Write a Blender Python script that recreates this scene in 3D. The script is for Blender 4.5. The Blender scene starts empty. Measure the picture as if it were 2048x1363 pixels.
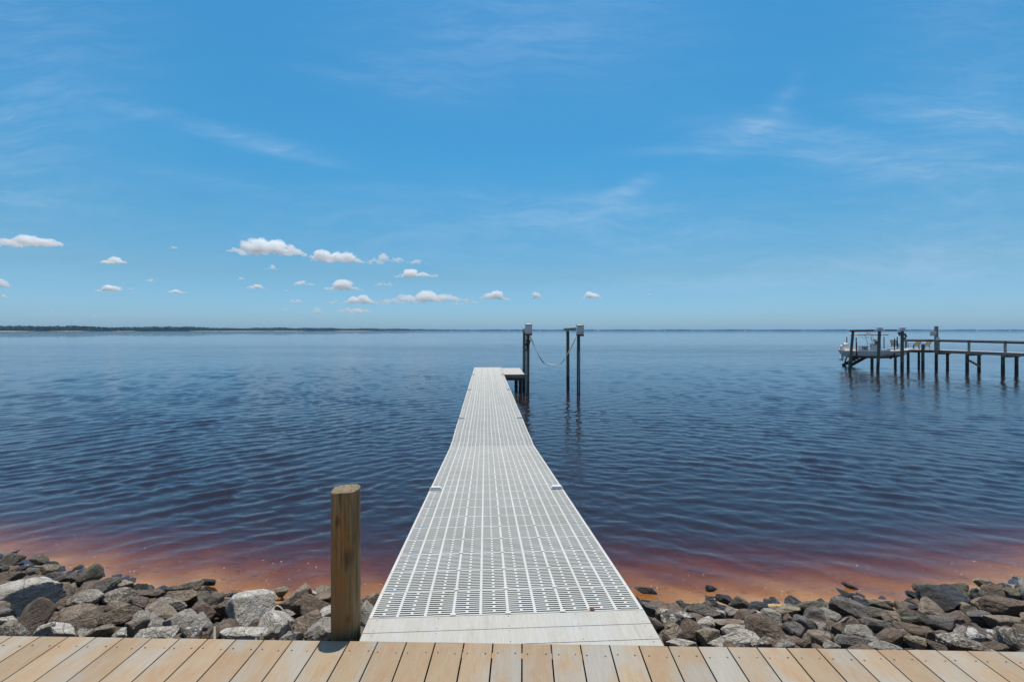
import bpy, bmesh, math, random
import numpy as np
from mathutils import Vector, Matrix, noise
from math import radians as R, sin, cos, pi, tan, atan2
SC = bpy.context.scene
COL = SC.collection
# ------------------------------------------------------------------ camera, sky, sun, exposure
CAMH = 3.0; F = 950.0; HZ = 661.0          # camera height over the water, focal length and horizon row in photo pixels
cd = bpy.data.cameras.new('camera'); cam = bpy.data.objects.new('camera', cd); COL.objects.link(cam)
cd.sensor_width = 36; cd.lens = F/2048*36; cd.shift_y = -(681.5-HZ)/2048
cd.clip_start = 0.05; cd.clip_end = 200000
cam.location = (0, 0, CAMH); cam.rotation_euler = (R(90), 0, 0)
SC.camera = cam
SC.view_settings.view_transform = 'Standard'; SC.view_settings.look = 'None'
SC.view_settings.exposure = 0.0; SC.view_settings.gamma = 1
SC.render.engine = 'CYCLES'
cy = SC.cycles
cy.use_denoising = True
cy.max_bounces = 18; cy.transparent_max_bounces = 24; cy.transmission_bounces = 8; cy.volume_bounces = 16
cy.caustics_reflective = False; cy.caustics_refractive = False
cy.sample_clamp_indirect = 6
cy.volume_step_rate = 1

SUN_EL, SUN_AZ = 79.5, 7.0                 # azimuth measured from +Y towards +X
sd = bpy.data.lights.new('sun', 'SUN'); sun = bpy.data.objects.new('sun', sd); COL.objects.link(sun)
sd.energy = 4.7; sd.angle = R(0.53); sd.color = (1, .925, .81)
sv = Vector((cos(R(SUN_EL))*sin(R(SUN_AZ)), cos(R(SUN_EL))*cos(R(SUN_AZ)), sin(R(SUN_EL))))
sun.rotation_euler = sv.to_track_quat('Z', 'Y').to_euler()

class NT:
    """tiny node-tree writer"""
    def __init__(s, tree): s.t = tree; s.t.nodes.clear()
    def n(s, kind, ins=None, **props):
        nd = s.t.nodes.new(kind)
        for k, v in props.items(): setattr(nd, k, v)
        for k, v in (ins or {}).items():
            sock = nd.inputs[k]
            if isinstance(v, bpy.types.NodeSocket): s.t.links.new(v, sock)
            else: sock.default_value = v
        return nd
    def m(s, op, a, b=0.0, c=None, clamp=False):
        nd = s.t.nodes.new('ShaderNodeMath'); nd.operation = op; nd.use_clamp = clamp
        for i, v in enumerate([a, b] + ([c] if c is not None else [])):
            if isinstance(v, bpy.types.NodeSocket): s.t.links.new(v, nd.inputs[i])
            else: nd.inputs[i].default_value = v
        return nd.outputs[0]
    def mix(s, f, a, b, blend='MIX'):
        nd = s.t.nodes.new('ShaderNodeMix'); nd.data_type = 'RGBA'; nd.blend_type = blend
        for i, v in ((0, f), (6, a), (7, b)):
            if isinstance(v, bpy.types.NodeSocket): s.t.links.new(v, nd.inputs[i])
            else: nd.inputs[i].default_value = v if i == 0 else (tuple(v)+(1,))[:4]
        return nd.outputs[2]
    def ramp(s, f, stops, interp='LINEAR'):
        nd = s.t.nodes.new('ShaderNodeValToRGB'); cr = nd.color_ramp; cr.interpolation = interp
        while len(cr.elements) < len(stops): cr.elements.new(0.5)
        for e, (p, c) in zip(cr.elements, stops):
            e.position = p; e.color = (c, c, c, 1) if isinstance(c, (int, float)) else (tuple(c)+(1,))[:4]
        s.t.links.new(f, nd.inputs[0]); return nd.outputs[0]
    def ss(s, v, a, b):
        nd = s.t.nodes.new('ShaderNodeMapRange'); nd.interpolation_type = 'SMOOTHSTEP'
        s.t.links.new(v, nd.inputs[0]); nd.inputs[1].default_value = a; nd.inputs[2].default_value = b
        return nd.outputs[0]
    def noise(s, vec, scale, detail=4, rough=.55, dist=0.0):
        return s.n('ShaderNodeTexNoise', {'Vector': vec, 'Scale': scale, 'Detail': detail, 'Roughness': rough, 'Distortion': dist})
    def mapping(s, vec, scale=(1, 1, 1), rot=(0, 0, 0), loc=(0, 0, 0)):
        return s.n('ShaderNodeMapping', {'Vector': vec, 'Scale': scale, 'Rotation': rot, 'Location': loc}).outputs[0]

w = bpy.data.worlds.new('World'); SC.world = w; w.use_nodes = True
N = NT(w.node_tree)
sky = N.n('ShaderNodeTexSky', sky_type='NISHITA', sun_disc=False, sun_elevation=R(SUN_EL), sun_rotation=R(SUN_AZ),
          altitude=0, air_density=1.0, dust_density=0.6, ozone_density=1.6)
tc = N.n('ShaderNodeTexCoord')
sp = N.n('ShaderNodeSeparateXYZ', {0: tc.outputs['Generated']})
X, Y, Z = sp.outputs
yy = N.m('MAXIMUM', N.m('ABSOLUTE', Y), .05)
u = N.m('DIVIDE', X, yy); v = N.m('DIVIDE', Z, yy)
front = N.m('GREATER_THAN', Y, 0)
uv = N.n('ShaderNodeCombineXYZ', {0: u, 1: v, 2: 0.0}).outputs[0]
def blob(px, py, rx, ry, rot, amp):
    """soft patch of thin cirrus, given by its bearing and height over the horizon"""
    a = N.m('SUBTRACT', u, (px-1024)/F); b = N.m('SUBTRACT', v, (HZ-py)/F)
    c_, s_ = cos(rot), sin(rot)
    p = N.m('DIVIDE', N.m('ADD', N.m('MULTIPLY', a, c_), N.m('MULTIPLY', b, s_)), rx/F)
    q = N.m('DIVIDE', N.m('SUBTRACT', N.m('MULTIPLY', b, c_), N.m('MULTIPLY', a, s_)), ry/F)
    d = N.m('ADD', N.m('MULTIPLY', p, p), N.m('MULTIPLY', q, q))
    return N.m('MULTIPLY', N.m('EXPONENT', N.m('MULTIPLY', d, -1.0)), amp)
tot = None
for b in [(1640, 292, 240, 34, -.16, 1.0), (1930, 232, 190, 26, -.1, .9), (1500, 262, 90, 30, .5, .75), (1570, 195, 45, 14, .9, .5),
          (1880, 345, 260, 22, .03, .5), (1245, 385, 60, 16, .45, 1.1), (1150, 425, 150, 28, .08, .6), (1370, 300, 110, 12, .05, .4),
          (500, 278, 130, 17, -.2, .85), (590, 312, 110, 9, -.22, .5), (850, 165, 110, 45, -.3, .4), (230, 212, 130, 14, -.18, .5),
          (60, 405, 160, 14, -.1, .35), (400, 360, 260, 16, -.18, .3), (1900, 520, 420, 40, .1, .5), (1450, 560, 380, 25, .05, .35),
          (720, 160, 120, 12, -.2, .35), (40, 200, 230, 420, 0, .55), (1060, 60, 300, 110, 0, .6), (1960, 260, 200, 420, 0, .45), (1150, 470, 700, 90, 0, .6), (900, 385, 300, 14, -.05, .25)]:
    t_ = blob(*b); tot = t_ if tot is None else N.m('ADD', tot, t_)
warp = N.n('ShaderNodeVectorMath', {0: uv, 1: N.n('ShaderNodeVectorMath', {0: N.noise(uv, 3.0, 3).outputs['Color'], 1: (.12, .12, 0)}, operation='MULTIPLY').outputs[0]}, operation='ADD').outputs[0]
n1 = N.noise(N.mapping(warp, (3.2, 19, 1), (0, 0, -.12)), 1.6, 7, .62).outputs['Fac']
n2 = N.noise(N.mapping(warp, (5, 34, 1), (0, 0, .25)), 2.2, 6, .66).outputs['Fac']
streak = N.m('ADD', N.ss(n1, .36, .78), N.m('MULTIPLY', N.ss(n2, .42, .8), .55))
cir = N.m('MULTIPLY', N.m('MULTIPLY', tot, N.m('ADD', N.m('MULTIPLY', streak, .42), .15)), front)
cir = N.m('MINIMUM', N.m('MULTIPLY', cir, .62), .42)
CIRRUS_LIGHT = (5.0, 6.6, 8.6)
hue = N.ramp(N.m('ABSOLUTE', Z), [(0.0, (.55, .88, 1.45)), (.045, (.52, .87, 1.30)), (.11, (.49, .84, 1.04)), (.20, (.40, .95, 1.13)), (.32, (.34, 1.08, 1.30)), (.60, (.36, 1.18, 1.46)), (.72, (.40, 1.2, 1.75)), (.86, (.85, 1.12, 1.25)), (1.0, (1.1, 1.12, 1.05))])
hue = N.mix(N.ss(Y, .12, -.35), hue, (.80, 1.0, 1.08))          # unseen sky behind the camera tinted whiter to warm camera-facing shade
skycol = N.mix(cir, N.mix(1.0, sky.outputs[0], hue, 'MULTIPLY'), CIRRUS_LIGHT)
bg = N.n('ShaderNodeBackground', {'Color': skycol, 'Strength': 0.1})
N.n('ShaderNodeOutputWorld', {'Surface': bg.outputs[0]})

# ------------------------------------------------------------------ helpers
def P(px, py, Yd):
    """point at depth Yd seen at photo pixel (px,py)"""
    return Vector(((px-1024)/F*Yd, Yd, CAMH-(py-HZ)/F*Yd))
def W(px, py):
    """point on the water under a photo pixel"""
    Yd = CAMH*F/(py-HZ); return Vector(((px-1024)/F*Yd, Yd, 0))

class MB:
    def __init__(s): s.v = []; s.f = []; s.mi = []
    def add(s, vs, fs, mi=0):
        o = len(s.v); s.v += [tuple(a) for a in vs]; s.f += [tuple(i+o for i in q) for q in fs]; s.mi += [mi]*len(fs); return s
    def box(s, c, d, rot=None, bev=0.0, mi=0):
        """box of size d centred at c, optional 3x3/Euler rotation, optional bevel"""
        hx, hy, hz = d[0]/2, d[1]/2, d[2]/2
        M = rot.to_3x3() if rot is not None else Matrix.Identity(3)
        if bev > 0:
            bm = bmesh.new(); bmesh.ops.create_cube(bm, size=1)
            bmesh.ops.scale(bm, vec=d, verts=bm.verts)
            bmesh.ops.bevel(bm, geom=bm.edges[:], offset=bev, segments=2, affect='EDGES', profile=.6)
            vs = [M @ q.co + Vector(c) for q in bm.verts]; fs = [[q.index for q in f.verts] for f in bm.faces]; bm.free()
            return s.add(vs, fs, mi)
        vs = [M @ Vector((x, y, z)) + Vector(c) for x in (-hx, hx) for y in (-hy, hy) for z in (-hz, hz)]
        return s.add(vs, [(0,1,3,2),(4,6,7,5),(0,4,5,1),(2,3,7,6),(0,2,6,4),(1,5,7,3)], mi)
    def beam(s, a, b, wd, ht, bev=0.0, mi=0):
        a, b = Vector(a), Vector(b); d = b-a
        q = d.to_track_quat('X', 'Z'); return s.box((a+b)/2, (d.length, wd, ht), q.to_matrix(), bev, mi)
    def tube(s, pts, rad, n=12, mi=0, jit=0.0, seed=0):
        """tube through points; rad a number or a list; closed ends"""
        pts = [Vector(p) for p in pts]; m_ = len(pts)
        rr = rad if isinstance(rad, (list, tuple)) else [rad]*m_
        o = len(s.v); vs = []; rnd = random.Random(seed); ph = [1+jit*(rnd.random()-.5)*2 for _ in range(n)]
        ref = None
        for i, p in enumerate(pts):
            t = (pts[min(i+1, m_-1)]-pts[max(i-1, 0)]).normalized()
            if ref is None:
                ref = t.orthogonal().normalized()
            ref = (ref - t*ref.dot(t)).normalized(); bi = t.cross(ref)
            for k in range(n):
                a = 2*pi*k/n; vs.append(p + (ref*cos(a)+bi*sin(a))*rr[i]*ph[k])
        fs = [(i*n+k, i*n+(k+1)%n, (i+1)*n+(k+1)%n, (i+1)*n+k) for i in range(m_-1) for k in range(n)]
        fs += [tuple(range(n-1, -1, -1)), tuple((m_-1)*n+k for k in range(n))]
        return s.add(vs, fs, mi)
    def prism(s, poly, z0, z1, mi=0):
        n = len(poly); vs = [(x, y, z0) for x, y in poly]+[(x, y, z1) for x, y in poly]
        return s.add(vs, [tuple(range(n-1, -1, -1)), tuple(range(n, 2*n))]+[(i, (i+1)%n, n+(i+1)%n, n+i) for i in range(n)], mi)
    def build(s, name, mat, parent=None, smooth=False):
        me = bpy.data.meshes.new(name); me.from_pydata(s.v, [], s.f)
        for m_ in (mat if isinstance(mat, (list, tuple)) else [mat]): me.materials.append(m_)
        if any(s.mi): me.polygons.foreach_set('material_index', s.mi)
        bm = bmesh.new(); bm.from_mesh(me); bmesh.ops.recalc_face_normals(bm, faces=bm.faces); bm.to_mesh(me); bm.free()
        if smooth:
            me.polygons.foreach_set('use_smooth', [True]*len(me.polygons))
            if smooth != 'all': me.set_sharp_from_angle(angle=R(35))
        o = bpy.data.objects.new(name, me); COL.objects.link(o)
        if parent is not None: o.parent = parent
        return o
def tag(o, label=None, cat=None, group=None, kind=None):
    for k, v_ in (('label', label), ('category', cat), ('group', group), ('kind', kind)):
        if v_: o[k] = v_
    return o
def empty(name, loc=(0, 0, 0), rz=0, **kw):
    o = bpy.data.objects.new(name, None); COL.objects.link(o); o.location = loc; o.rotation_euler = (0, 0, rz)
    o.empty_display_size = .1
    return tag(o, **kw)
def rename_all(): pass

# ------------------------------------------------------------------ materials
def mat(name, fn):
    m_ = bpy.data.materials.new(name); m_.use_nodes = True; n = NT(m_.node_tree); fn(n); return m_
def out(n, bsdf, vol=None):
    d = {'Surface': bsdf.outputs[0]} if bsdf is not None else {}
    if vol is not None: d['Volume'] = vol.outputs[0]
    n.n('ShaderNodeOutputMaterial', d)
def obj_co(n): return n.n('ShaderNodeTexCoord').outputs['Object']
def bump(n, h, strength=.4, dist=.01, normal=None):
    d = {'Height': h, 'Strength': strength, 'Distance': dist}
    if normal is not None: d['Normal'] = normal
    return n.n('ShaderNodeBump', d).outputs[0]
def simple(name, col, rough=.6, metal=0, var=.15, scale=6, bmp=.1, bdist=.005, stretch=(1, 1, 1), dirt=None):
    def fn(n):
        co = n.mapping(obj_co(n), stretch)
        a = n.noise(co, scale, 5).outputs['Fac']; b = n.noise(co, scale*6, 4, .6).outputs['Fac']
        f = n.m('ADD', n.m('MULTIPLY', a, .65), n.m('MULTIPLY', b, .35))
        lo = tuple(c*(1-var) for c in col); hi = tuple(min(1, c*(1+var)) for c in col)
        c_ = n.ramp(f, [(.3, lo), (.7, hi)])
        if dirt: c_ = n.mix(n.ss(n.noise(co, scale*.7, 6, .7).outputs['Fac'], .52, .72), c_, dirt)
        out(n, n.n('ShaderNodeBsdfPrincipled', {'Base Color': c_, 'Roughness': rough, 'Metallic': metal, 'Normal': bump(n, b, bmp, bdist)}))
    return mat(name, fn)

def deck_fn(axis_rot, tan_a, tan_b, grey, grey_amt):
    def fn(n):
        co = obj_co(n)
        st = n.mapping(co, (14, 1.3, 1), (0, 0, axis_rot))
        big = n.noise(n.mapping(co, (1.6, .9, 1), (0, 0, axis_rot)), 2.2, 5, .6).outputs['Fac']
        pat = n.noise(n.mapping(co, (3.5, 1.2, 1), (0, 0, axis_rot), (3, 7, 0)), 2.6, 6, .65, .6).outputs['Fac']
        fine = n.noise(n.mapping(co, (190, 7, 1), (0, 0, axis_rot)), 1, 4, .7).outputs['Fac']
        mott = n.noise(co, 38, 4, .7).outputs['Fac']
        geo = n.n('ShaderNodeNewGeometry').outputs['Random Per Island']
        c_ = n.mix(n.ss(pat, .35, .68), tan_a, tan_b)
        c_ = n.mix(n.m('MULTIPLY', n.ss(n.m('ADD', big, n.m('MULTIPLY', n.m('SUBTRACT', geo, .5), .12)), .44, .66), grey_amt), c_, grey)
        c_ = n.mix(n.m('MULTIPLY', n.ss(mott, .5, .75), .22), c_, tuple(x*1.25 for x in grey))
        c_ = n.mix(1.0, c_, n.ramp(fine, [(.25, .80), (.75, 1.08)]), 'MULTIPLY')
        sc = n.noise(n.mapping(co, (26, 2.2, 1), (0, 0, axis_rot), (5, 1, 0)), 1.4, 6, .75, .8).outputs['Fac']
        c_ = n.mix(n.m('MULTIPLY', n.ss(sc, .60, .72), .32), c_, (.20, .155, .10))
        sp2 = n.noise(co, 95, 3, .8).outputs['Fac']
        c_ = n.mix(n.m('MULTIPLY', n.ss(sp2, .70, .76), .5), c_, (.13, .10, .07))
        c_ = n.mix(1.0, c_, n.ramp(geo, [(0, .9), (1, 1.07)]), 'MULTIPLY')
        out(n, n.n('ShaderNodeBsdfPrincipled', {'Base Color': c_, 'Roughness': n.ramp(pat, [(.3, .55), (.7, .75)]), 'Normal': bump(n, fine, .35, .0015)}))
    return fn
M = {}
M['deck'] = mat('composite_deck', deck_fn(0, (.345, .256, .155), (.325, .212, .118), (.310, .302, .268), .85))
M['threshold'] = mat('grey_composite', deck_fn(pi/2, (.43, .415, .37), (.39, .37, .325), (.42, .43, .42), .6))
M['screw'] = simple('screw', (.05, .04, .035), .5)
M['joist'] = simple('joist_wood', (.40, .28, .13), .8, stretch=(1, 8, 8))
M['panel'] = simple('panel_plastic', (.66, .65, .60), .45, var=.06, scale=9, bmp=.1, bdist=.001)
M['alu'] = simple('aluminium', (.45, .46, .47), .38, .85, var=.1)
M['galv'] = simple('galvanised_box', (.66, .68, .70), .45, .1, var=.08)
M['white'] = simple('white_gelcoat', (.80, .80, .78), .22, var=.03)
M['hull'] = simple('hull_gelcoat', (.88, .88, .87), .2, var=.03)
M['hullbottom'] = simple('hull_bottom_paint', (.28, .36, .46), .5, var=.08)
M['dark'] = simple('dark_fittings', (.02, .02, .022), .5)
M['black_rubber'] = simple('black_rubber', (.03, .03, .03), .7)
M['brown'] = simple('brown_plate', (.17, .10, .07), .7, var=.3)
M['wood_grey'] = simple('weathered_wood', (.30, .26, .22), .85, var=.28, scale=2, stretch=(1, 1, 1), bmp=.3)
M['wood_brown'] = simple('brown_wood', (.15, .085, .05), .8, var=.3, scale=3)
M['stain_wood'] = simple('stained_rail', (.12, .075, .055), .75, var=.2, scale=2)
M['wood_dark'] = simple('dark_wet_wood', (.035, .028, .024), .7, var=.3)
M['deck_far'] = simple('pale_planks', (.41, .395, .375), .8, var=.12, scale=3)  # pale neutral grey base colour of the planks
M['sling'] = simple('sling_web', (.36, .30, .23), .8, var=.35, scale=5)
M['cloth'] = simple('chair_sling', (.20, .155, .10), .8, var=.1)
M['cloth_grey'] = simple('chair_sling_grey', (.14, .15, .17), .8, var=.1)
M['cushion'] = simple('cushion_vinyl', (.42, .42, .42), .6, var=.05)
M['glass_dark'] = simple('tinted_windscreen', (.02, .03, .035), .12, var=.05)
M['pvc'] = simple('pvc_conduit', (.55, .56, .56), .5, var=.06)
M['leaf'] = simple('dry_leaf', (.20, .07, .02), .8)
M['twig'] = simple('bleached_twig', (.42, .38, .32), .85)

def pile_fn(dry, wet):
    def fn(n):
        g = n.n('ShaderNodeNewGeometry'); z = n.n('ShaderNodeSeparateXYZ', {0: g.outputs['Position']}).outputs[2]
        co = n.mapping(g.outputs['Position'], (1, 1, .12))
        gr = n.noise(co, 38, 5, .6).outputs['Fac']; pt = n.noise(g.outputs['Position'], 2.3, 5, .6).outputs['Fac']
        c_ = n.ramp(gr, [(.3, tuple(x*.72 for x in dry)), (.7, tuple(x*1.2 for x in dry))])
        c_ = n.mix(n.m('MULTIPLY', n.ss(pt, .5, .7), .5), c_, (.17, .15, .12))
        zz = n.m('ADD', z, n.m('MULTIPLY', n.m('SUBTRACT', gr, .5), .12))
        f = n.ss(zz, .66, .56)
        c_ = n.mix(f, c_, wet)
        out(n, n.n('ShaderNodeBsdfPrincipled', {'Base Color': c_, 'Roughness': n.m('SUBTRACT', .85, n.m('MULTIPLY', f, .35)), 'Normal': bump(n, gr, .5, .01)}))
    return fn
M['pile'] = mat('treated_piling', pile_fn((.120, .126, .096), (.016, .018, .020)))
M['pile_tan'] = mat('weathered_piling', pile_fn((.165, .150, .110), (.018, .020, .024)))

def post_fn(n):
    g = n.n('ShaderNodeNewGeometry'); co = obj_co(n)
    st = n.mapping(co, (1, 1, .055)); gr = n.noise(st, 62, 6, .7, .5).outputs['Fac']
    fine = n.noise(n.mapping(co, (1, 1, .02)), 230, 3, .6).outputs['Fac']
    pt = n.noise(n.mapping(co, (1, 1, .45)), 7, 5, .6).outputs['Fac']
    pt2 = n.noise(n.mapping(co, (1, 1, .35), (0, 0, 0), (4, 2, 1)), 5.5, 5, .6).outputs['Fac']
    c_ = n.ramp(gr, [(.30, (.085, .050, .022)), (.5, (.215, .138, .060)), (.68, (.34, .235, .115))])
    c_ = n.mix(n.m('MULTIPLY', n.ss(pt, .48, .62), .85), c_, (.29, .120, .030))
    c_ = n.mix(n.m('MULTIPLY', n.ss(pt2, .52, .7), .45), c_, (.17, .145, .075))
    # two knots with their dark hearts
    for kx, kz, r_ in ((.035, 1.83, .030), (-.02, 2.02, .018), (.04, 1.52, .016)):
        d = n.n('ShaderNodeVectorMath', {0: n.mapping(co, (1, 1, .6)), 1: (kx, -.07, kz*.6)}, operation='DISTANCE').outputs['Value']
        c_ = n.mix(n.m('MULTIPLY', n.ss(n.m('ADD', d, n.m('MULTIPLY', n.m('SUBTRACT', gr, .5), .03)), r_*1.5, r_*.2), .7), c_, (.06, .032, .014))
    c_ = n.mix(1.0, c_, n.ramp(fine, [(.3, .78), (.65, 1.12)]), 'MULTIPLY')
    # end grain on the sawn top
    nz = n.n('ShaderNodeSeparateXYZ', {0: g.outputs['Normal']}).outputs[2]
    ring = n.n('ShaderNodeTexWave', {'Vector': n.mapping(co, (1, 1, .1)), 'Scale': 32, 'Distortion': 2.5, 'Detail': 3}, wave_type='RINGS', rings_direction='Z').outputs['Fac']
    cr = n.noise(co, 55, 5, .8).outputs['Fac']
    top = n.mix(n.ss(cr, .5, .62), n.ramp(ring, [(.2, (.15, .115, .07)), (.8, (.29, .225, .14))]), (.06, .05, .035))
    c_ = n.mix(n.ss(nz, .6, .8), c_, top)
    out(n, n.n('ShaderNodeBsdfPrincipled', {'Base Color': c_, 'Roughness': .85, 'Normal': bump(n, n.m('ADD', gr, n.m('MULTIPLY', fine, .5)), .8, .004)}))
M['post'] = mat('post_wood', post_fn)

def rock_mat(name, c1, c2, patch=None, patch_amt=.0, speck=None, speck_amt=0.0, rough=.85):
    def fn(n):
        g = n.n('ShaderNodeNewGeometry'); co = obj_co(n)
        z = n.n('ShaderNodeSeparateXYZ', {0: g.outputs['Position']}).outputs[2]
        a = n.noise(co, 6, 6, .62, .4).outputs['Fac']; b = n.noise(co, 28, 6, .7).outputs['Fac']; c0 = n.noise(co, 110, 4, .7).outputs['Fac']
        lay = n.noise(n.mapping(co, (1, 1, 5.5), (.3, .2, 0)), 7, 5, .65, .8).outputs['Fac']
        f = n.m('ADD', n.m('MULTIPLY', a, .5), n.m('ADD', n.m('MULTIPLY', b, .28), n.m('MULTIPLY', lay, .3)))
        c_ = n.ramp(f, [(.38, c1), (.68, c2)])
        if patch:
            c_ = n.mix(n.m('MULTIPLY', n.ss(n.m('ADD', n.noise(co, 4.2, 5, .6, .5).outputs['Fac'], n.m('MULTIPLY', n.m('SUBTRACT', b, .5), .35)), .62-patch_amt*.22, .70-patch_amt*.2), .85), c_, patch)
        if speck:
            c_ = n.mix(n.m('MULTIPLY', n.ss(n.noise(co, 46, 5, .75).outputs['Fac'], .64-speck_amt*.14, .70-speck_amt*.1), .8), c_, speck)
        c_ = n.mix(1.0, c_, n.ramp(c0, [(.3, .58), (.7, 1.36)]), 'MULTIPLY')
        crack = n.n('ShaderNodeTexVoronoi', {'Vector': n.mapping(co, (1, 1, 2.2), (.4, .5, 0)), 'Scale': 6.5}, feature='DISTANCE_TO_EDGE').outputs[0]
        ck = n.ss(n.m('ADD', crack, n.m('MULTIPLY', n.m('SUBTRACT', b, .5), .16)), .03, .0)
        c_ = n.mix(n.m('MULTIPLY', ck, .22), c_, (.04, .034, .028))
        wz = n.m('ADD', z, n.m('MULTIPLY', n.m('SUBTRACT', a, .5), .10))
        wet = n.ss(wz, .085, .03)
        dk = n.mix(1.0, c_, (.30, .33, .27), 'MULTIPLY')
        c_ = n.mix(wet, c_, dk)
        h = n.m('ADD', n.m('ADD', n.m('MULTIPLY', b, .6), n.m('MULTIPLY', lay, .7)), n.m('SUBTRACT', n.m('MULTIPLY', c0, .2), n.m('MULTIPLY', ck, .25)))
        out(n, n.n('ShaderNodeBsdfPrincipled', {'Base Color': c_, 'Roughness': n.m('SUBTRACT', rough, n.m('MULTIPLY', wet, rough-.16)), 'Normal': bump(n, h, 1.0, .04)}))
    return mat(name, fn)
RM = {
 'pale grey':  rock_mat('rock_pale', (.30, .28, .24), (.62, .585, .52), (.58, .57, .54), .6, (.10, .085, .07), .3),
 'grey':       rock_mat('rock_grey', (.18, .165, .14), (.42, .39, .34), (.36, .35, .33), .25, (.42, .41, .38), .2),
 'dark grey':  rock_mat('rock_dark_grey', (.075, .07, .064), (.215, .198, .178), (.22, .21, .20), .1),
 'brown':      rock_mat('rock_brown', (.12, .095, .072), (.36, .29, .22), (.26, .22, .18), .15),
 'dark brown': rock_mat('rock_dark_brown', (.075, .056, .042), (.22, .165, .125), (.20, .17, .14), .08),
 'speckled':   rock_mat('rock_speckled', (.10, .085, .07), (.24, .21, .17), (.40, .38, .34), .2, (.62, .58, .50), 1.0),
 'white-veined': rock_mat('rock_veined', (.085, .070, .058), (.17, .15, .13), (.60, .59, .57), .75, (.5, .48, .46), .2),
 'tan':        rock_mat('rock_tan', (.18, .15, .10), (.38, .33, .24), (.5, .45, .32), .2, (.12, .09, .05), .4),
 'olive':      rock_mat('rock_olive', (.075, .068, .045), (.20, .18, .13), (.30, .27, .19), .3, (.03, .03, .02), .4, .6),
 'black':      rock_mat('rock_black', (.018, .019, .021), (.06, .062, .066), (.14, .15, .16), .1, None, 0, .5),
}

def water_fn(n):
    g = n.n('ShaderNodeNewGeometry'); pos = g.outputs['Position']
    s_ = n.n('ShaderNodeSeparateXYZ', {0: pos}); 
    r_ = n.m('SQRT', n.m('ADD', n.m('MULTIPLY', s_.outputs[0], s_.outputs[0]), n.m('MULTIPLY', s_.outputs[1], s_.outputs[1])))
    patch = n.noise(n.mapping(pos, (.0035, .011, 1), (0, 0, .05)), 1.0, 5, .6).outputs['Fac']      # smooth slicks and ruffled water
    patch2 = n.noise(n.mapping(pos, (.03, .09, 1), (0, 0, .05), (3, 1, 0)), 1.0, 4, .6).outputs['Fac']
    near = n.ss(r_, 14, 70)
    fine = n.noise(n.mapping(pos, (5, 9, 1), (0, 0, -.15)), 1.0, 3, .6).outputs['Fac']
    mid = n.noise(n.mapping(pos, (1.0, 2.6, 1), (0, 0, .1)), 1.0, 4, .6).outputs['Fac']
    big = n.noise(n.mapping(pos, (.42, .62, 1), (0, 0, .06), (9, 4, 0)), 1.0, 3, .6).outputs['Fac']
    ruf = n.m('MULTIPLY', n.ss(patch, .36, .58), n.m('ADD', .5, n.m('MULTIPLY', n.ss(patch2, .35, .65), .5)))
    farm = n.ss(r_, 900, 200)
    sy_ = n.m('ADD', s_.outputs[1], n.m('MULTIPLY', n.m('SUBTRACT', patch, .5), 160.0))
    slick = n.m('MULTIPLY', n.ss(sy_, 75, 125), n.ss(sy_, 700, 350))                       # calm band of water further out
    ruff = n.m('MULTIPLY', n.m('ADD', n.m('MULTIPLY', ruf, .65), .35), n.m('SUBTRACT', 1.0, n.m('MULTIPLY', slick, .72)))
    h1 = n.m('MULTIPLY', fine, n.m('MULTIPLY', .0065, n.m('SUBTRACT', 1.0, n.m('MULTIPLY', near, .3))))
    h2 = n.m('MULTIPLY', mid, n.m('MULTIPLY', n.m('MULTIPLY', near, .055), ruff))
    h3 = n.m('MULTIPLY', big, n.m('MULTIPLY', n.ss(r_, 18, 60), n.m('MULTIPLY', ruff, .16)))
    huge = n.noise(n.mapping(pos, (.11, .17, 1), (0, 0, .04), (2, 8, 0)), 1.0, 4, .7).outputs['Fac']
    h3 = n.m('ADD', h3, n.m('MULTIPLY', huge, n.m('MULTIPLY', n.ss(r_, 35, 110), n.m('MULTIPLY', ruff, .55))))
    nrm = bump(n, n.m('ADD', n.m('ADD', h1, h2), h3), 1.0, 1.0)
    lw = n.n('ShaderNodeFresnel', {'IOR': 1.45, 'Normal': nrm}).outputs[0]
    gl = n.n('ShaderNodeBsdfGlossy', {'Color': (.95, .95, 1, 1), 'Roughness': .016, 'Normal': nrm})
    tr = n.n('ShaderNodeBsdfTransparent', {'Color': (1, 1, 1, 1)})
    df = n.n('ShaderNodeBsdfDiffuse', {'Color': (.084, .056, .054, 1)})     # light thrown back by the tea-coloured water
    body = n.n('ShaderNodeMixShader', {0: .24, 1: tr.outputs[0], 2: df.outputs[0]})
    sh = n.n('ShaderNodeMixShader', {0: lw, 1: body.outputs[0], 2: gl.outputs[0]})
    ab = n.n('ShaderNodeVolumeAbsorption', {'Color': (.68, .49, .18, 1), 'Density': 5.6})
    out(n, sh, ab)
M['water'] = mat('tannin_water', water_fn)
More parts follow.
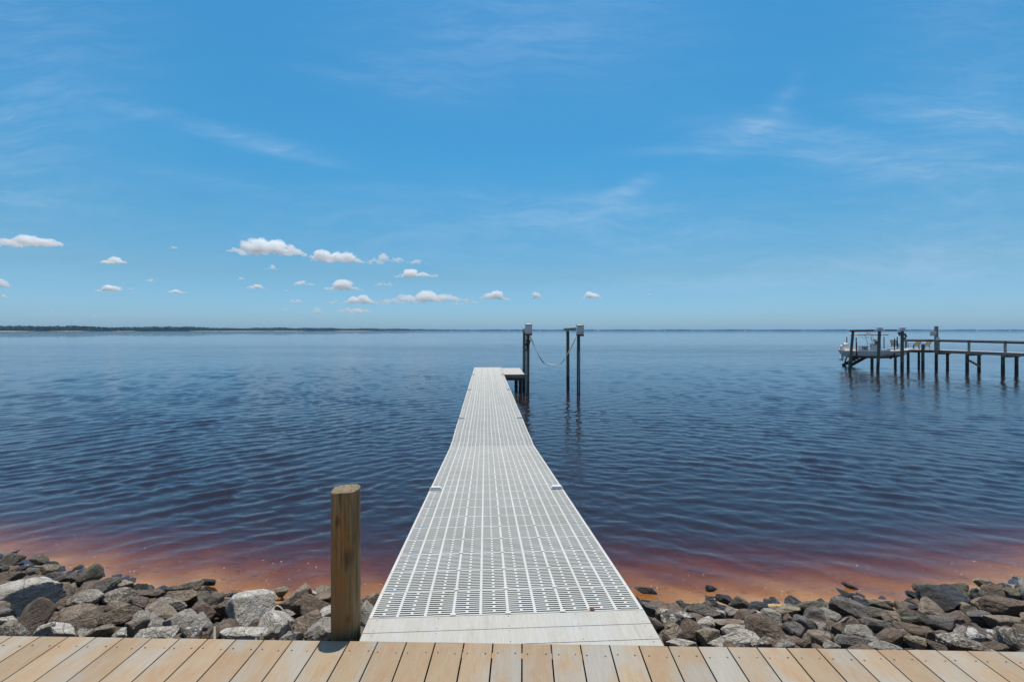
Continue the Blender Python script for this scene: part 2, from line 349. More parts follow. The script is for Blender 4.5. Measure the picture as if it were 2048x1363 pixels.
def bed_fn(n):
    g = n.n('ShaderNodeNewGeometry'); pos = g.outputs['Position']; z = n.n('ShaderNodeSeparateXYZ', {0: pos}).outputs[2]
    a = n.noise(pos, 1.6, 5, .6).outputs['Fac']; b = n.noise(pos, 60, 5, .75).outputs['Fac']
    sand = n.ramp(a, [(.3, (.70, .40, .15)), (.7, (.90, .58, .25))])
    deb = n.noise(n.mapping(pos, (1, 1.6, 1)), 5.5, 6, .7, .4).outputs['Fac']
    sand = n.mix(n.m('MULTIPLY', n.ss(deb, .55, .68), .7), sand, (.16, .10, .05))
    sand = n.mix(1.0, sand, n.ramp(b, [(.3, .8), (.7, 1.1)]), 'MULTIPLY')
    soil = n.ramp(b, [(.3, (.02, .016, .012)), (.7, (.10, .08, .06))])
    c_ = n.mix(n.ss(n.m('ADD', z, n.m('MULTIPLY', n.m('SUBTRACT', a, .5), .1)), -.01, .03), sand, soil)
    out(n, n.n('ShaderNodeBsdfPrincipled', {'Base Color': c_, 'Roughness': .85, 'Normal': bump(n, b, .6, .02)}))
M['bed'] = mat('sand_and_soil', bed_fn)
M['foliage'] = simple('far_foliage', (.016, .036, .022), .9, var=.4, scale=.05, bmp=0)
M['beach'] = simple('beach_sand', (.55, .48, .38), .9, var=.1, scale=.01, bmp=0)
M['house_white'] = simple('white_siding', (.75, .75, .73), .7, var=.03, bmp=0)
M['roof'] = simple('shingle_roof', (.16, .15, .15), .9, bmp=0)
def vol_mat(name, dens, col=(1, 1, 1), an=.0):
    def fn(n):
        out(n, None, n.n('ShaderNodeVolumePrincipled', {'Color': tuple(col)+(1,), 'Density': dens, 'Anisotropy': an}))
    m_ = mat(name, fn); 
    return m_

# ------------------------------------------------------------------ ground, sea bed, water
_sx = np.array([-60, -12, -7.2, -4.5, -3.0, -1.5, 0, 1.5, 3.2, 5.0, 6.5, 9, 60.]); _sy = np.array([9, 7.6, 6.5, 5.75, 5.45, 5.2, 5.25, 5.35, 5.35, 5.45, 5.85, 6.6, 8.])
def shoreY(x): return np.interp(x, _sx, _sy)
def bedz(x, y):
    d = shoreY(x)-y
    up = np.minimum(d*.36, .95) - .05 - .13*np.clip(d/.8, 0, 1)
    dn = np.maximum(d*.165 - .05 - .012*np.clip(-d, 0, 6)**1.3, -3.2)
    return np.where(d > 0, up, dn)
def grid_obj(name, xs, ys, zf, mt, smooth=True):
    XX, YY = np.meshgrid(xs, ys); ZZ = zf(XX, YY); nx, ny = len(xs), len(ys)
    vs = np.stack([XX, YY, ZZ], -1).reshape(-1, 3)
    i = np.arange(nx*ny).reshape(ny, nx)
    fs = np.stack([i[:-1, :-1], i[:-1, 1:], i[1:, 1:], i[1:, :-1]], -1).reshape(-1, 4)
    return mesh_np(name, vs, fs, mt, smooth)
def mesh_np(name, vs, fs, mt, smooth=True):
    me = bpy.data.meshes.new(name); me.vertices.add(len(vs)); me.vertices.foreach_set('co', np.asarray(vs, np.float32).ravel())
    k = fs.shape[1]; me.loops.add(fs.size); me.loops.foreach_set('vertex_index', fs.astype(np.int32).ravel())
    me.polygons.add(len(fs)); me.polygons.foreach_set('loop_start', (np.arange(len(fs))*k).astype(np.int32))
    me.update(calc_edges=True); me.validate()
    if smooth: me.polygons.foreach_set('use_smooth', np.ones(len(me.polygons), bool))
    me.materials.append(mt); o = bpy.data.objects.new(name, me); COL.objects.link(o); return o
rs = np.random.RandomState(5)
def sx_(v): return np.sign(v)*np.abs(v)
xs = np.concatenate([-np.geomspace(14000, 13, 26), np.arange(-12, 12.01, .12), np.geomspace(13, 14000, 26)])
ys = np.concatenate([-np.geomspace(9000, 3, 14), np.arange(-2, 9.01, .12), np.geomspace(9.6, 14500, 34)])
def bz(x, y):
    z = bedz(x, y); near = (np.abs(x) < 14) & (y > 2) & (y < 10)
    wob = .022*np.sin(x*3.1+np.sin(y*2.3))*np.sin(y*3.7+.6*x)+.012*np.sin(x*9+y*5)
    return z + np.where(near, wob, 0)
bed = grid_obj('ground', xs, ys, bz, M['bed']); tag(bed, 'sandy sea bed and dark soil bank under the rocks', 'ground', kind='structure')

def wave_height(x, y, cell):
    rng = np.random.RandomState(11); h = np.zeros_like(x)
    sm = lambda t: np.clip(t, 0, 1)**2*(3-2*np.clip(t, 0, 1))
    r = np.hypot(x, y)
    # slow warp of the phase so that crests are not ruled lines
    wx = .35*np.sin(x*.31+y*.17+1.)+.25*np.sin(x*.11-y*.41)+.25*np.sin(x*.83+y*.55+2.)
    wy = .30*np.sin(x*.27-y*.23+.5)+.30*np.sin(x*.62+y*.12+4.)+.2*np.sin(x*.4+y*1.1)
    b_ = x/np.maximum(y, 3)
    wA = sm((.25-b_)/.9); wB = sm((b_+.15)/.9)
    grp = .88+.22*np.sin(x*.45+y*.9+1.3*np.sin(x*.2))*np.sin(y*.33-x*.21)
    for th0, wt, nn, lo, hi, spread, s0 in ((atan2(.62, -.52), wA, 34, .30, .78, .22, .028), (atan2(.9, .33), wB, 34, .28, .72, .26, .025),
                                     (atan2(1, -.06), .75, 34, .24, .9, .42, .020), (atan2(1, .1), .9, 34, .12, .38, .8, .022)):
        for k in range(nn):
            lam = lo*(hi/lo)**rng.rand(); th = th0+spread*rng.randn(); kk = 2*pi/lam; ph = rng.rand()*2*pi
            fade = sm((lam/np.maximum(cell, 1e-4)-2.0)/2.0)
            amp = s0/kk*fade*wt
            h += amp*np.sin(kk*(cos(th)*(x+.6*wx)+sin(th)*(y+.6*wy))+ph)*grp
    shallow = sm((y-shoreY(x)+.1)/3.0)
    return h*(.30+.70*shallow)
angs = np.concatenate([np.radians(np.arange(-180, -66, 6.)), np.radians(np.arange(-66, 66.01, .2)), np.radians(np.arange(72, 179, 6.))])
rad = [1.5, 2.5, 3.4]
while rad[-1] < 170: rad.append(rad[-1]*1.0045)
rad += list(np.geomspace(185, 15000, 26)); rad = np.array(rad)
RR, AA = np.meshgrid(rad, angs, indexing='ij')
WX, WY = RR*np.sin(AA), RR*np.cos(AA)
cell = np.maximum(RR*.0045, RR*R(.2)*.6)
WZ = wave_height(WX, WY, cell)*np.clip((170-RR)/40, 0, 1)
WZ[:, (angs < R(-66)) | (angs > R(66))] = 0; WZ[:, 18:21] = 0
nr, na = RR.shape
vs = np.stack([WX, WY, WZ], -1).reshape(-1, 3)
vb = vs[(nr-1)*na:].copy(); vb[:, 2] = -4.2
vs = np.concatenate([vs, vb, [[0, 0, 0.0], [0, 0, -4.2]]])
idx = np.arange((nr+1)*na).reshape(nr+1, na); nx_ = np.roll(idx, -1, axis=1)
q = np.stack([idx[:-1], nx_[:-1], nx_[1:], idx[1:]], -1).reshape(-1, 4)
ct, cb = len(vs)-2, len(vs)-1
tri = np.stack([np.full(na, ct), nx_[0], idx[0]], -1); trb = np.stack([np.full(na, cb), idx[-1], nx_[-1]], -1)
me = bpy.data.meshes.new('water'); me.vertices.add(len(vs)); me.vertices.foreach_set('co', vs.astype(np.float32).ravel())
li = np.concatenate([q[:, ::-1].ravel(), tri.ravel()[::-1], trb.ravel()[::-1]]).astype(np.int32)
st = np.concatenate([np.arange(len(q))*4, len(q)*4+np.arange(2*na)*3]).astype(np.int32)
me.loops.add(len(li)); me.loops.foreach_set('vertex_index', li); me.polygons.add(len(st)); me.polygons.foreach_set('loop_start', st)
me.update(calc_edges=True); me.validate()
bm = bmesh.new(); bm.from_mesh(me); bmesh.ops.recalc_face_normals(bm, faces=bm.faces[:]); bm.to_mesh(me); bm.free()
me.polygons.foreach_set('use_smooth', np.ones(len(me.polygons), bool)); me.materials.append(M['water'])
wat = bpy.data.objects.new('water', me); COL.objects.link(wat); tag(wat, 'tea-brown rippled river water reaching to the horizon', 'water', kind='structure')

# ------------------------------------------------------------------ far shores
def lumps(path, dens, hgt, seed, name):
    """a wood: thousands of crown lumps along a polyline, several rows deep"""
    rng = np.random.RandomState(seed); bm = bmesh.new(); bmesh.ops.create_icosphere(bm, subdivisions=1, radius=1)
    bv = np.array([v_.co[:] for v_ in bm.verts]); bf = np.array([[v_.index for v_ in f.verts] for f in bm.faces]); bm.free()
    V, Fc = [], []
    for (x0, y0), (x1, y1) in zip(path[:-1], path[1:]):
        L = math.hypot(x1-x0, y1-y0); n = int(L*dens)
        nx0, ny0 = -(y1-y0)/L, (x1-x0)/L
        if ny0 < 0: nx0, ny0 = -nx0, -ny0
        for i in range(n):
            t = rng.rand(); back = rng.rand()*70
            h = hgt*(.62+.3*rng.rand()+.12*math.sin(t*L/160.)+.06*math.sin(t*L/47.))*(1.0 if rng.rand() > .04 else 1.08)
            for j in range(4):
                rr = np.array([6+6*rng.rand(), 6+6*rng.rand(), h*(.17+.09*rng.rand())])
                c = np.array([x0+(x1-x0)*t+nx0*back+rng.randn()*4, y0+(y1-y0)*t+ny0*back+rng.randn()*4, h*(.10+.26*j)])
                o = len(V)*12; V.append(bv*rr*(1+.15*np.clip(rng.randn(12, 1), -1.3, 1.3))+c); Fc.append(bf+o)
    return mesh_np(name, np.concatenate(V), np.concatenate(Fc), M['foliage'], False)
LP = [(-6500, 1500), (-3400, 2150), (-2750, 2450), (-2330, 3050), (-2010, 4500), (-1600, 5150), (-1530, 6500), (-1400, 9000)]
tag(lumps(LP, .45, 29, 3, 'woodland'), 'dark pine woodland along the nearer low shore, left half of the horizon', 'woodland', kind='stuff')
FP = [(-1500, 9000), (0, 9400), (3000, 9300), (6500, 9000), (10500, 9300), (14000, 7600)]
tag(lumps(FP, .30, 27, 4, 'woodland'), 'thin blue strip of distant woodland on the far shore', 'woodland', kind='stuff')
b = MB()
for k0, k1 in ((0, .35), (.4, 1.0), (1.0, 1.28), (1.6, 2.3), (2.36, 2.6), (2.75, 2.93), (3.2, 4.1), (4.5, 5.2)):
    pts = []
    for k in np.arange(k0, k1+.001, .04):
        i = min(int(k), len(LP)-2); f = k-i; x = LP[i][0]*(1-f)+LP[i+1][0]*f; y = LP[i][1]*(1-f)+LP[i+1][1]*f; pts.append((x, y))
    vs = []
    for i, (x, y) in enumerate(pts):
        s_ = .4+.6*min(1, min(i, len(pts)-1-i)/3); vs += [(x*.99, y*.99, -.3), (x*.9995, y*.9995, 1.4*s_), (x*1.01, y*1.01, 1.5*s_)]
    fs = []
    for i in range(len(pts)-1):
        fs += [(3*i, 3*i+3, 3*i+4, 3*i+1), (3*i+1, 3*i+4, 3*i+5, 3*i+2)]
    b.add(vs, fs)
tag(b.build('beach', M['beach']), 'pale sand strip under the left woodland', 'beach', kind='structure')
def house(px, Yd, wd, ht, lab):
    x = (px-1024)/F*Yd; e = empty('house', (x, Yd, .5), 0, label=lab, cat='house', group='white houses on the far shore')
    MB().box((0, 0, ht/2), (wd, 14, ht)).build('wall', M['house_white'], e)
    MB().add([(-wd/2-1, -8, ht), (wd/2+1, -8, ht), (wd/2+1, 8, ht), (-wd/2-1, 8, ht), (-wd/2, 0, ht+5), (wd/2, 0, ht+5)],
             [(0, 1, 5, 4), (2, 3, 4, 5), (0, 4, 3), (1, 2, 5), (3, 2, 1, 0)]).build('roof', M['roof'], e)
for px, lab in ((903, 'white speck of a house on the far shore, left of the pier lift box'), (1017, 'white house speck on the far shore just left of the near lift box'),
                (1080, 'white house speck on the far shore between the two lift boxes'), (1196, 'white house speck on the far shore right of the outer lift box'),
                (1330, 'white house speck on the far shore, midway between lift and boat'), (1490, 'white house speck on the far shore, well left of the boat'),
                (1955, 'white house speck on the far shore above the long dock railing'), (1952+68, 'white house speck on the far shore near the right photo edge')):
    house(px, 8800, 26, 9, lab)

# ------------------------------------------------------------------ near deck
DZ = 1.44; EY = 2.371; ES = -.0235          # deck top, y of its water-side edge at x=0, slope of that edge
ang = math.atan(ES)
deck = empty('boardwalk', (0, EY, DZ), ang, label='tan composite boardwalk in the foreground, boards running towards the water', cat='boardwalk')
b = MB(); pitch = .1447; rnd = random.Random(2); off0 = .052-.0021
for k in range(-34, 35):
    x0 = off0+k*pitch+.003; x1 = x0+pitch-.0062
    e_ = rnd.uniform(-.002, .002)
    if k in (-4, -1, 2): pass
    b.box(((x0+x1)/2, -2.0+e_/2, -.0125), (x1-x0+rnd.uniform(-.001, .0008), 4.0+e_, .025), None, .0022)
s = b
for k in range(-34, 35):
    for q_ in (.028, pitch-.03):
        for yy_ in (-.075, -.48):
            x = off0+k*pitch+q_+rnd.uniform(-.006, .006); y = yy_+rnd.uniform(-.008, .008)
            r_ = rnd.choice([.0036, .0042, .0047])
            s.add([(x+r_*cos(a*pi/4), y+r_*sin(a*pi/4), .0012) for a in range(8)], [tuple(range(8))], 1)
s.build('boards', [M['deck'], M['screw']], deck, smooth=True)
j = MB()
for yy_ in (-.05, -.46, -.87, -1.28, -1.7): j.box((0, yy_, -.026-.07), (9.9, .038, .14))
j.build('joists', M['joist'], deck)

# ------------------------------------------------------------------ pier
yaw = math.atan(.056); S0 = Vector((-.007, EY, 0))
pier = empty('pier', (S0.x, S0.y, 0), yaw, label='long pale walkway pier of slotted grating panels running out from the boardwalk', cat='pier')
Mp = Matrix.Rotation(yaw, 3, 'Z'); Mpi = Mp.inverted()
def loc2w(x, s_, z=0): return Mp @ Vector((x, s_, z)) + S0
def clip(poly, inside, isect):
    o = []
    for i in range(len(poly)):
        a, c = poly[i], poly[(i+1) % len(poly)]
        if inside(a): o.append(a)
        if inside(a) != inside(c): o.append(isect(a, c))
    return o
def deckside(p):       # >0 on the water side of the deck edge
    w_ = loc2w(p[0], p[1]); return w_.y-(EY+ES*w_.x)-.003
HW = .76
for i, (a, c) in enumerate(((.127, .249), (-.0, .123), (-.13, -.004))):
    poly = [(-HW, a), (HW, a), (HW, c), (-HW, c)]
    poly = clip(poly, lambda p: deckside(p) > 0, lambda p, q_: tuple(np.array(p)+(np.array(q_)-np.array(p))*(deckside(p)/(deckside(p)-deckside(q_)))))
    if len(poly) > 2:
        t = MB().prism(poly, DZ-.027, DZ-.002); 
        for x in (-.71, -.38, .0, .37, .72):
            for yq in (a+.018, c-.018):
                if deckside((x, yq)) > .01:
                    t.add([(x+.003*cos(q_*pi/4), yq+.003*sin(q_*pi/4), DZ-.0012) for q_ in range(8)], [tuple(range(8))], 1)
        t.build('threshold_board', [M['threshold'], M['screw']], pier)
# one grating panel with real slots
def panel_mesh():
    xs = [-HW]; sol = []
    cw = 2*HW/10
    for c in range(10):
        x0 = -HW+c*cw; rib = .015
        l = .018 if c == 0 else rib/2; r_ = .018 if c == 9 else rib/2
        xm = x0+cw/2
        xs += [x0+l, xm-.0075, xm+.0075, x0+cw-r_]
        if c == 9: xs += [HW]
    CH = .0009; bar = .0106; slot = (.2985-13*bar)/12
    ys, zs, kind = [], [], []
    y = 0.0
    for r_ in range(13):
        ys += [y, y+CH, y+bar-CH, y+bar]; zs += [-CH, 0, 0, -CH]; kind += [0, 0, 0, 1]
        y += bar+slot
    kind = kind[:-1]
    nx, ny = len(xs)-1, len(ys)-1
    def solid(i, j_):
        if i < 0 or j_ < 0 or i >= nx or j_ >= ny: return False
        if kind[j_] == 0: return True
        if i % 4 == 0: return True
        if i % 4 == 2: return (j_//4) % 2 == 1
        return False
    b = MB(); T = .011; vid = {}; UC = (.0026, 0, 0, -.0026)
    def V(i, j_, k):
        if (i, j_, k) not in vid: vid[(i, j_, k)] = len(b.v); b.v.append((xs[i], ys[j_]+(UC[j_ % 4] if k else 0), -T if k else zs[j_]))
        return vid[(i, j_, k)]
    for i in range(nx):
        for j_ in range(ny):
            if not solid(i, j_): continue
            b.f.append((V(i, j_, 0), V(i+1, j_, 0), V(i+1, j_+1, 0), V(i, j_+1, 0))); b.f.append((V(i, j_, 1), V(i, j_+1, 1), V(i+1, j_+1, 1), V(i+1, j_, 1))); b.mi += [0, 0]
            for di, dj, e0, e1 in ((-1, 0, (i, j_), (i, j_+1)), (1, 0, (i+1, j_+1), (i+1, j_)), (0, -1, (i+1, j_), (i, j_)), (0, 1, (i, j_+1), (i+1, j_+1))):
                if not solid(i+di, j_+dj):
                    b.f.append((V(*e0, 0), V(*e1, 0), V(*e1, 1), V(*e0, 1))); b.mi += [0]
    for c in (3, 5, 7):                                  # screw clips over three of the ribs, bars at both ends
        b.box((-HW+c*cw, .003, .0035), (.030, .020, .006), None, .002, 0)
    for x in (-.66, .68): b.box((x, .012, .0012), (.09, .014, .004), None, 0, 1)
    return b
def panel_fn(n):
    pos = n.n('ShaderNodeNewGeometry').outputs['Position']
    a = n.noise(pos, 2.2, 5, .65).outputs['Fac']; b2 = n.noise(pos, 26, 5, .7).outputs['Fac']; c2 = n.noise(n.mapping(pos, (1, .4, 1)), 9, 5, .7, .5).outputs['Fac']
    c_ = n.ramp(a, [(.3, (.48, .475, .43)), (.7, (.56, .56, .53))])
    c_ = n.mix(n.m('MULTIPLY', n.ss(b2, .56, .72), .35), c_, (.40, .37, .28))
    c_ = n.mix(n.m('MULTIPLY', n.ss(c2, .60, .74), .45), c_, (.34, .31, .22))
    out(n, n.n('ShaderNodeBsdfPrincipled', {'Base Color': c_, 'Roughness': .5, 'Normal': bump(n, b2, .15, .001)}))
M['panel'] = mat('panel_plastic', panel_fn)
pp = panel_mesh()
first = pp.build('grating_panel', [M['panel'], M['alu']], pier); pmesh = first.data
PITCH = .302; s_ = .2545; L1 = 20*PITCH; drop = .53; tilt = math.asin(drop/L1)
KS = .2545+20*PITCH*cos(tilt); PZ = DZ-.002-drop
for k in range(81):
    o = first if k == 0 else first.copy()
    if k: COL.objects.link(o); o.parent = pier
    if k < 20: o.location = (0, .2545+k*PITCH*cos(tilt), DZ-.002-k*PITCH*sin(tilt)); o.rotation_euler = (-tilt, 0, 0)
    else: o.location = (rnd.uniform(-.003, .003), KS+(k-20)*PITCH, PZ); o.rotation_euler = (0, 0, rnd.uniform(-.0012, .0012))
KE = KS+61*PITCH
MB().box((-.02, KE+.08, PZ-.005), (2*HW-.04, .14, .03), None, .003).build('end_board', M['deck_far'], pier)
for x in (-.70, 0.0, .70):
    MB().beam((x, .26, DZ-.03-.07), (x, KS, PZ-.03-.07), .05, .13).beam((x, KS+.01, PZ-.1), (x, KE+.14, PZ-.1), .05, .13).build('stringer', M['alu'] if x else M['wood_grey'], pier)
for s_ in (3.0, 8.9, 14.6, 20.2, 24.2):
    for x in (-.62, .62):
        MB().tube([(x, s_, -3.4), (x, s_, (PZ if s_ > 6 else 1.1)-.17)], .1, 14, jit=.04, seed=int(s_)).build('piling', M['pile'], pier, True)
    zb = (PZ if s_ > 6 else 1.19)-.24
    MB().box((0, s_+.13, zb), (1.42, .05, .18)).build('crossbeam', M['wood_brown'], pier)
def sofY(Yd): return (Yd-EY)/cos(yaw)
for Yd in (5.42, 11.35, 16.8, 22.6):
    s_ = sofY(Yd); z = PZ if s_ > KS else DZ-.002-(s_-.2545)*tan(tilt)
    for sg in (-1, 1):
        c = MB(); xx = sg*.69
        pr = [(-.07, 0), (.07, 0), (.07, .012), (.05, .036), (-.05, .036), (-.07, .012)]
        c.add([(xx+a, s_+sg*-.02-.022, z+.001+h_) for a, h_ in pr]+[(xx+a, s_+sg*-.02+.022, z+.001+h_) for a, h_ in pr],
              [tuple(range(6)), tuple(range(11, 5, -1))]+[(i, (i+1) % 6, 6+(i+1) % 6, 6+i) for i in range(6)])
        c.build('deck_cleat', M['galv'], pier)
# side platform
pf = empty('side_platform', loc2w(1.3, 22.4), yaw, label='small side platform joined to the far end of the pier beside the lift piles', cat='platform')
def bb(name, x0, x1, s0, s1, z0, z1, m_, parent=pf, cx=1.3, cs=22.4, bev=0):
    return MB().box(((x0+x1)/2-cx, (s0+s1)/2-cs, (z0+z1)/2), (x1-x0, s1-s0, z1-z0), None, bev).build(name, m_, parent)
b = MB()
for k in range(27): b.box((0, 20.62+k*.145-22.4, PZ-.028), (1.04, .14, .025), None, .003)
b.build('planks', M['deck_far'], pf)
bb('fascia', .79, 1.82, 20.50, 20.54, PZ-.185, PZ-.02, M['wood_grey'])
bb('lower_beam', .79, 1.75, 20.56, 20.64, PZ-.31, PZ-.188, M['wood_brown'])
bb('fascia', 1.785, 1.825, 20.55, 24.5, PZ-.185, PZ-.042, M['wood_grey'])
for x, s_ in ((1.58, 20.8), (1.58, 24.0), (.95, 24.0)):
    MB().tube([(x-1.3, s_-22.4, -3.4), (x-1.3, s_-22.4, PZ-.2)], .095, 14, jit=.05, seed=3).build('piling', M['pile'], pf, True)
MB().beam((1.62-1.3, 20.9-22.4, .25), (1.55-1.3, 21.9-22.4, PZ-.3), .05, .12).build('brace', M['wood_dark'], pf)

# ------------------------------------------------------------------ lift beside the pier
def pile(e, a, top, r0=.092, r1=.082, mt='pile', name='piling', seed=0):
    """leaning round pile from foot a (on the water) up to point top, carried down to the bed"""
    a, top = Vector(a)-e.location, Vector(top)-e.location; d = (a-top)/(top.z-a.z)
    pts = [top.lerp(a, t) for t in np.linspace(0, 1, 7)]; pts.append(a+d*3.3)
    rr = [r1+(r0-r1)*i/7*1.0 for i in range(8)]
    b = MB().tube(pts[::-1], rr[::-1], 18, jit=.03, seed=seed)
    return b.build(name, M[mt], e, True)
A = Vector((.745, 22.8, 0)); B_ = Vector((.64, 25.5, 0)); C_ = Vector((2.97, 25.2, 0)); D_ = Vector((3.235, 23.1, 0))
def motorbox(e, c, z0, z1, name='motor_box'):
    b = MB().box((c[0]-e.location.x, c[1]-e.location.y, (z0+z1)/2), (.335, .42, z1-z0), None, .02)
    o = b.build(name, M['galv'], e, True)
    MB().box((c[0]-e.location.x, c[1]-e.location.y, z1-.005), (.35, .44, .09), None, .012).box((c[0]-e.location.x, c[1]-e.location.y-.21, z1+.005), (.34, .075, .03), Matrix.Rotation(R(42), 3, 'X'), .008).build('lid', M['white'], o, True)
    MB().box((c[0]-e.location.x+.005, c[1]-e.location.y, z0-.045), (.33, .36, .085), None, .006).build('bracket', M['brown'], o)
    return o
e1 = empty('boat_lift', A, 0, label='two lift piles by the pier platform with a grey motor box and hanging hoses', cat='boat lift')
pile(e1, A, (A.x+.02, A.y, 2.95), .088, .082, seed=1); pile(e1, B_, (B_.x+.02, B_.y, 2.95), .088, .08, seed=2)
motorbox(e1, (A.x+.05, A.y), 2.86, 3.32)
MB().beam(Vector((A.x, A.y+.25, 3.05))-A, Vector((B_.x, B_.y+.2, 3.02))-A, .16, .12).build('top_beam', M['wood_grey'], e1)
MB().tube([Vector((A.x-.035, A.y-.09, z))-A for z in (2.0, 1.2, .3, -.4)], .014, 8).build('conduit', M['pvc'], e1, True)
g = MB(); rg = random.Random(4)
for k in range(9):
    g.box((rg.uniform(-.13, .1), -.12+rg.uniform(-.03, .02), 2.42+rg.uniform(-.13, .12)), (rg.uniform(.05, .13), .08, rg.uniform(.05, .12)), Matrix.Rotation(rg.uniform(-.6, .6), 3, 'Y'), .008)
g.build('light_and_pump', M['dark'], e1, True)
h = MB()
for k in range(4):
    x = -.08+k*.035; h.tube([(x, -.1, 2.4), (x+rg.uniform(-.03, .03), -.11, 2.2), (x+rg.uniform(-.03, .03), -.1, 2.02+.05*k)], .012, 6)
h.build('hoses', M['black_rubber'], e1, True)
e2 = empty('boat_lift', D_, 0, label='two free-standing lift piles in open water, joined by a top beam with grey box', cat='boat lift')
pile(e2, D_, (D_.x+.0, D_.y, 2.9), .088, .08, seed=3); pile(e2, C_, (C_.x-.01, C_.y, 2.99), .086, .08, seed=4)
motorbox(e2, (D_.x+.07, D_.y), 2.82, 3.28)
MB().beam(Vector((C_.x-.12, C_.y+.15, 3.06))-D_, Vector((D_.x+.02, D_.y+.2, 3.09))-D_, .2, .13).build('top_beam', M['wood_grey'], e2)
MB().tube([Vector((D_.x+.03, D_.y-.09, 2.0))-D_, Vector((D_.x+.005, D_.y-.09, .9))-D_, Vector((D_.x-.03, D_.y-.09, -.3))-D_], .014, 8).build('conduit', M['pvc'], e2, True)
sl = empty('lift_sling', (1.9, 22.85, 0), 0, label='slack tan webbing sling hanging between the two lift boxes', cat='sling')
def strap(pts, name, wd=.11, th=.012, tw=0):
    b = MB(); P3 = []
    for i in range(len(pts)-1):
        for t in np.linspace(0, 1, 4)[:-1]: P3.append(Vector(pts[i]).lerp(Vector(pts[i+1]), t))
    P3.append(Vector(pts[-1])); vs = []
    for i, p in enumerate(P3):
        t = (P3[min(i+1, len(P3)-1)]-P3[max(0, i-1)]).normalized(); sd_ = Vector((0, 1, 0)); a = .35*sin(i*.37)+tw
        up = t.cross(sd_).normalized(); s2 = sd_*cos(a)+up*sin(a); u2 = t.cross(s2).normalized()
        vs += [p+s2*wd/2+u2*th/2, p-s2*wd/2+u2*th/2, p-s2*wd/2-u2*th/2, p+s2*wd/2-u2*th/2]
    fs = [(4*i+k, 4*i+(k+1) % 4, 4*i+4+(k+1) % 4, 4*i+4+k) for i in range(len(P3)-1) for k in range(4)]+[(3, 2, 1, 0), tuple(len(vs)-4+k for k in range(4))]
    return b.add(vs, fs).build(name, M['sling'], sl, 'all')
strap([P(a, c, 22.9)-sl.location for a, c in ((1058, 669), (1062, 679), (1068, 692), (1075, 706), (1083, 720), (1088, 725.5), (1096, 727.5), (1105, 729), (1114, 729.3), (1121, 727.5), (1126, 722.5), (1132, 713), (1139, 701), (1146, 687), (1153, 671))], 'strap')
strap([P(a, c, 23.05)-sl.location for a, c in ((1059, 668), (1064, 677), (1067, 685), (1069, 694))], 'strap_end', .08)

# ------------------------------------------------------------------ round post by the deck
px_, py_ = -.877, 2.505
post = MB(); nseg, rings = 48, 40; vs = []; rng = random.Random(9)
prof = [1+.025*sin(2*k*2*pi/nseg+.7)+.012*sin(5*k*2*pi/nseg)+rng.uniform(-.006, .006) for k in range(nseg)]
for i in range(rings+1):
    t = i/rings; z = .55+(2.165-.55)*t
    for k in range(nseg):
        a = 2*pi*k/nseg; r_ = .0735*(1-.03*t)*prof[k]*(1+.006*sin(9*t+a*2))
        zz = z+(.004*cos(a)+.002*sin(a)+.003*sin(3*a))*(t**6)
        vs.append((r_*cos(a), r_*sin(a), zz))
fs = [(i*nseg+k, i*nseg+(k+1) % nseg, (i+1)*nseg+(k+1) % nseg, (i+1)*nseg+k) for i in range(rings) for k in range(nseg)]
top0 = rings*nseg; o2 = len(vs)
for rr_ in (.93, .6, .3):
    for k in range(nseg):
        x, y, z = vs[top0+k]; zc = 2.168
        vs.append((x*rr_, y*rr_, zc+(z-zc)*rr_+(.004 if rr_ > .9 else .005)+.002*rng.uniform(-1, 1)))
for j_ in range(3):
    a0 = top0 if j_ == 0 else o2+(j_-1)*nseg; a1 = o2+j_*nseg
    fs += [(a0+k, a0+(k+1) % nseg, a1+(k+1) % nseg, a1+k) for k in range(nseg)]
vs.append((0, 0, 2.172)); fs += [(o2+2*nseg+k, o2+2*nseg+(k+1) % nseg, len(vs)-1) for k in range(nseg)]
post.add(vs, fs); o = post.build('post', M['post'], None, True); o.location = (px_, py_, 0)
tag(o, 'short thick round wooden post at the boardwalk edge left of the pier', 'post')

